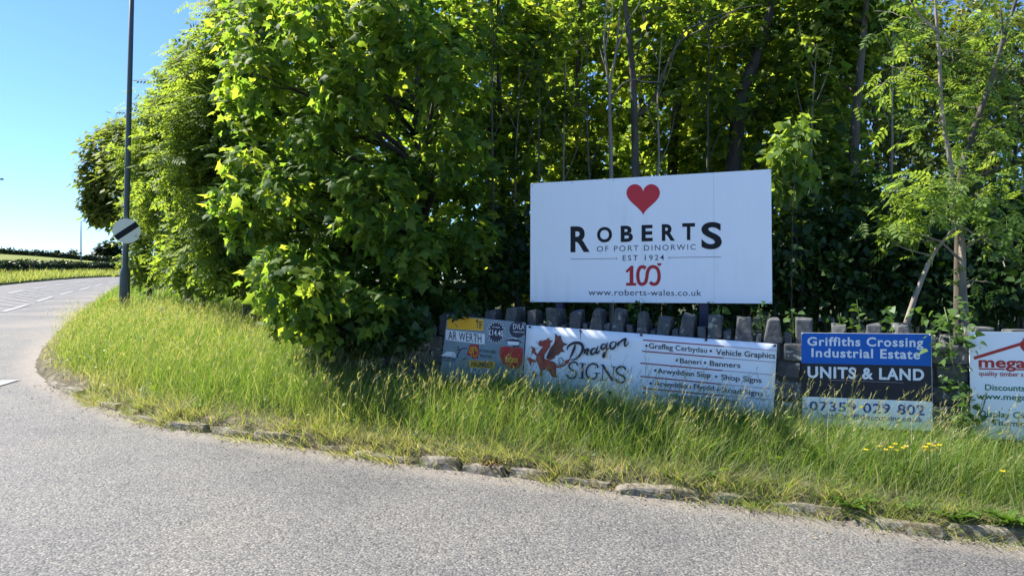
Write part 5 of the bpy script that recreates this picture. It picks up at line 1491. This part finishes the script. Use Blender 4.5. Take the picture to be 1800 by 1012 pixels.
def dummy():
    pass
def rosette(name, label, px, py, nl, L, w, mat, lift=.9, group='leafy weeds on the kerb', dy=.0):
    p = on_road(px, py); p.y += dy
    z0 = max(vz(p.x, p.y), Rz(p.x, p.y)) + .0
    mb = MB()
    for k in range(nl):
        az = 2 * math.pi * k / nl + random.uniform(-.4, .4); el = random.uniform(.35, 1.15) * lift; l_ = L * random.uniform(.6, 1.1); ww = w * random.uniform(.7, 1.1)
        d = Vector((math.cos(az), math.sin(az), 0)); sd = Vector((-d.y, d.x, 0))
        vs = []
        for j in range(6):
            t_ = j / 5; r = l_ * t_ * math.cos(el * (1 - .45 * t_)); zz_ = l_ * t_ * math.sin(el) * (1 - .45 * t_)
            wd_ = ww * math.sin(math.pi * min(1, .08 + t_ * .92)) ** .8 * .5
            c = d * r + Vector((0, 0, zz_))
            wv = .008 * math.sin(t_ * 14 + k)
            vs += [c - sd * wd_ + Vector((0, 0, wd_ * .35 + wv)), c + Vector((0, 0, -.002)), c + sd * wd_ + Vector((0, 0, wd_ * .35 - wv))]
        fs = [(j * 3 + i, j * 3 + i + 1, j * 3 + i + 4, j * 3 + i + 3) for j in range(5) for i in range(2)]
        mb.add(vs, fs)
    o = mb.build(name, M[mat], smooth=True); o.location = (p.x, p.y, z0)
    tag(o, label, 'weed', group)
rosette('dock_plant', 'broad leaved dock below the right side of the estate sign, on the kerb', 1497, 912, 14, .19, .055, 'dock', dy=.02)
rosette('dock_plant', 'smaller dock rosette between the two other docks at the right', 1683, 938, 12, .17, .055, 'dock', dy=.02)
rosette('dock_plant', 'largest dock plant at the right edge of the kerb', 1775, 950, 15, .22, .065, 'dock', dy=.02)
rosette('dock_plant', 'low flat dark dock at the tarmac edge below the banner right half', 1132, 866, 11, .09, .035, 'sycamore', .5, dy=.0)
rosette('dandelion_plant', 'small leafy weed on the kerb right of the flat dark dock', 1248, 868, 8, .13, .03, 'dock', dy=.03)
rosette('dandelion_plant', 'small green weed on the kerb stones at the left third', 345, 740, 8, .11, .035, 'dock', dy=.03)
rosette('red_weed', 'small dark red weed beside the dry tuft at the middle of the kerb', 866, 830, 14, .14, .02, 'redweed', 1.2, dy=.0)
rosette('dandelion_plant', 'spiky green weed left of the rightmost docks', 1605, 925, 9, .13, .02, 'dock', 1.1, dy=.03)
rosette('dandelion_plant', 'green weed on the kerb beneath the number plate board', 735, 803, 9, .13, .025, 'dock', 1.0, dy=.03)

def flower(name, label, cat, group, px, py, Y, mat, r, kind, stem_r=.002):
    p = at(px, py, Y); zb = vz(p.x, p.y)
    o = empty(name, (p.x, p.y, zb), label, cat, group)
    mb = MB(); mb.tube([(p.x, p.y, zb - .02), (p.x + .01, p.y, (zb + p.z) / 2), (p.x, p.y, p.z)], stem_r, 5); mb.build('stem', M['stem'], o)
    mb = MB()
    if kind == 'cup':
        for k in range(5):
            a = 2 * math.pi * k / 5; d = Vector((math.cos(a), math.sin(a), 0)); s_ = Vector((-d.y, d.x, 0))
            c = Vector(p); mb.add([c, c + d * r * .6 + s_ * r * .5 + Vector((0, 0, r * .25)), c + d * r + Vector((0, 0, r * .6)), c + d * r * .6 - s_ * r * .5 + Vector((0, 0, r * .25))], [(0, 1, 2, 3)])
        mb.add([p + Vector((r * .25 * math.cos(t_), r * .25 * math.sin(t_), r * .3)) for t_ in np.linspace(0, 5.2, 6)], [(0, 1, 2, 3, 4, 5)])
    else:
        for k in range(14):
            a = random.random() * 6.28; rr_ = math.sqrt(random.random()) * r
            c = p + Vector((math.cos(a) * rr_, math.sin(a) * rr_, .3 * (r - rr_) + random.uniform(-.005, .005)))
            q_ = r * .22
            mb.tube([p - Vector((0, 0, .05)), c], .0012, 4, cap=False)
            mb.add([c + Vector((math.cos(t_) * q_, math.sin(t_) * q_, random.uniform(0, .006))) for t_ in np.linspace(0, 5.2, 6)], [(0, 1, 2, 3, 4, 5)])
    mb.build('flower_head', M[mat], o)
for (px, py) in ((1546, 791), (1556, 797), (1566, 793), (1573, 787), (1575, 798), (1587, 794), (1592, 791), (1626, 792), (1633, 787), (1640, 790), (1646, 796), (1651, 789), (1628, 797), (1521, 797), (1762, 835), (1634, 799)):
    Y = on_plane(px, py - 6, P_WALL, .98).y
    flower('buttercup', 'small yellow buttercup in the grass below the estate sign', 'flower', 'buttercups in the verge', px, py - 6, Y, 'buttercup', .02, 'cup')
for (px, py, Y) in ((185, 532, 14.8), (192, 528, 14.6), (199, 531, 14.9), (189, 537, 14.4), (196, 525, 15.0), (203, 527, 15.0)):
    flower('charlock', 'yellow flower head in the patch just left of the lamp column foot', 'flower', 'yellow flowers by the lamp column', px, py, Y, 'buttercup', .06, 'umbel', .004)
for (px, py, Y) in ((283, 541, 12.5), (290, 548, 12.2), (286, 560, 11.6), (297, 570, 11.2), (262, 523, 14), (312, 556, 11.4), (270, 507, 16), (330, 527, 12.4), (248, 516, 15.2), (305, 512, 14.2)):
    flower('cow_parsley', 'white cow parsley head in the long grass right of the lamp column', 'flower', 'cow parsley in the verge', px, py, Y, 'umbel', .05, 'umbel', .003)
# twigs and dead leaves lying at the tarmac edge
for (a, b, lab) in (((1428, 905), (1447, 916), 'curved dry twig on the tarmac edge below the estate sign'), ((1085, 852), (1118, 862), 'straight dry stalk lying on the dust below the banner'), ((640, 800), (668, 788), 'dry stalk leaning on the kerb below the number plate board'), ((1195, 879), (1235, 888), 'thin dry twig along the kerb left of the estate sign')):
    p, q_ = on_road(*a), on_road(*b); mb = MB()
    m_ = (p + q_) / 2 + Vector((.02, .03, .03)); up_ = Vector((0, 0, .008))
    mb.tube(catmull([tuple(p + up_), tuple(m_), tuple(q_ + up_ * 3)], 5), .005, 5)
    tag(mb.build('dry_twig', M['twig']), lab, 'twig', 'twigs at the kerb')
mb = MB()
for k in range(1500):
    s_ = s_a + random.random() * (s_b - s_a); c = np.array([np.interp(s_, seg_s, EDGE[:, 0]), np.interp(s_, seg_s, EDGE[:, 1])])
    e = np.array([np.interp(s_ + .05, seg_s, EDGE[:, 0]), np.interp(s_ + .05, seg_s, EDGE[:, 1])]); t_ = (e - c) / (np.linalg.norm(e - c) + 1e-9); nv = np.array([-t_[1], t_[0]])
    c = c + nv * (random.gauss(-.05, .07) if random.random() < .8 else random.uniform(-.5, 0)); z = max(Rz(*c), vz(*c)) + .006
    r = random.uniform(.006, .02); a = random.random() * 6.28; tl = Vector((random.uniform(-.5, .5), random.uniform(-.5, .5), 1)).normalized()
    u = tl.cross(Vector((math.cos(a), math.sin(a), .1))).normalized(); v = tl.cross(u); p = Vector((c[0], c[1], z + .004))
    mb.add([p - u * r, p + v * r * .4, p + u * r, p - v * r * .4 + tl * .003], [(0, 1, 2, 3)])
tag(mb.build('leaf_litter', M['twig']), kind='stuff')
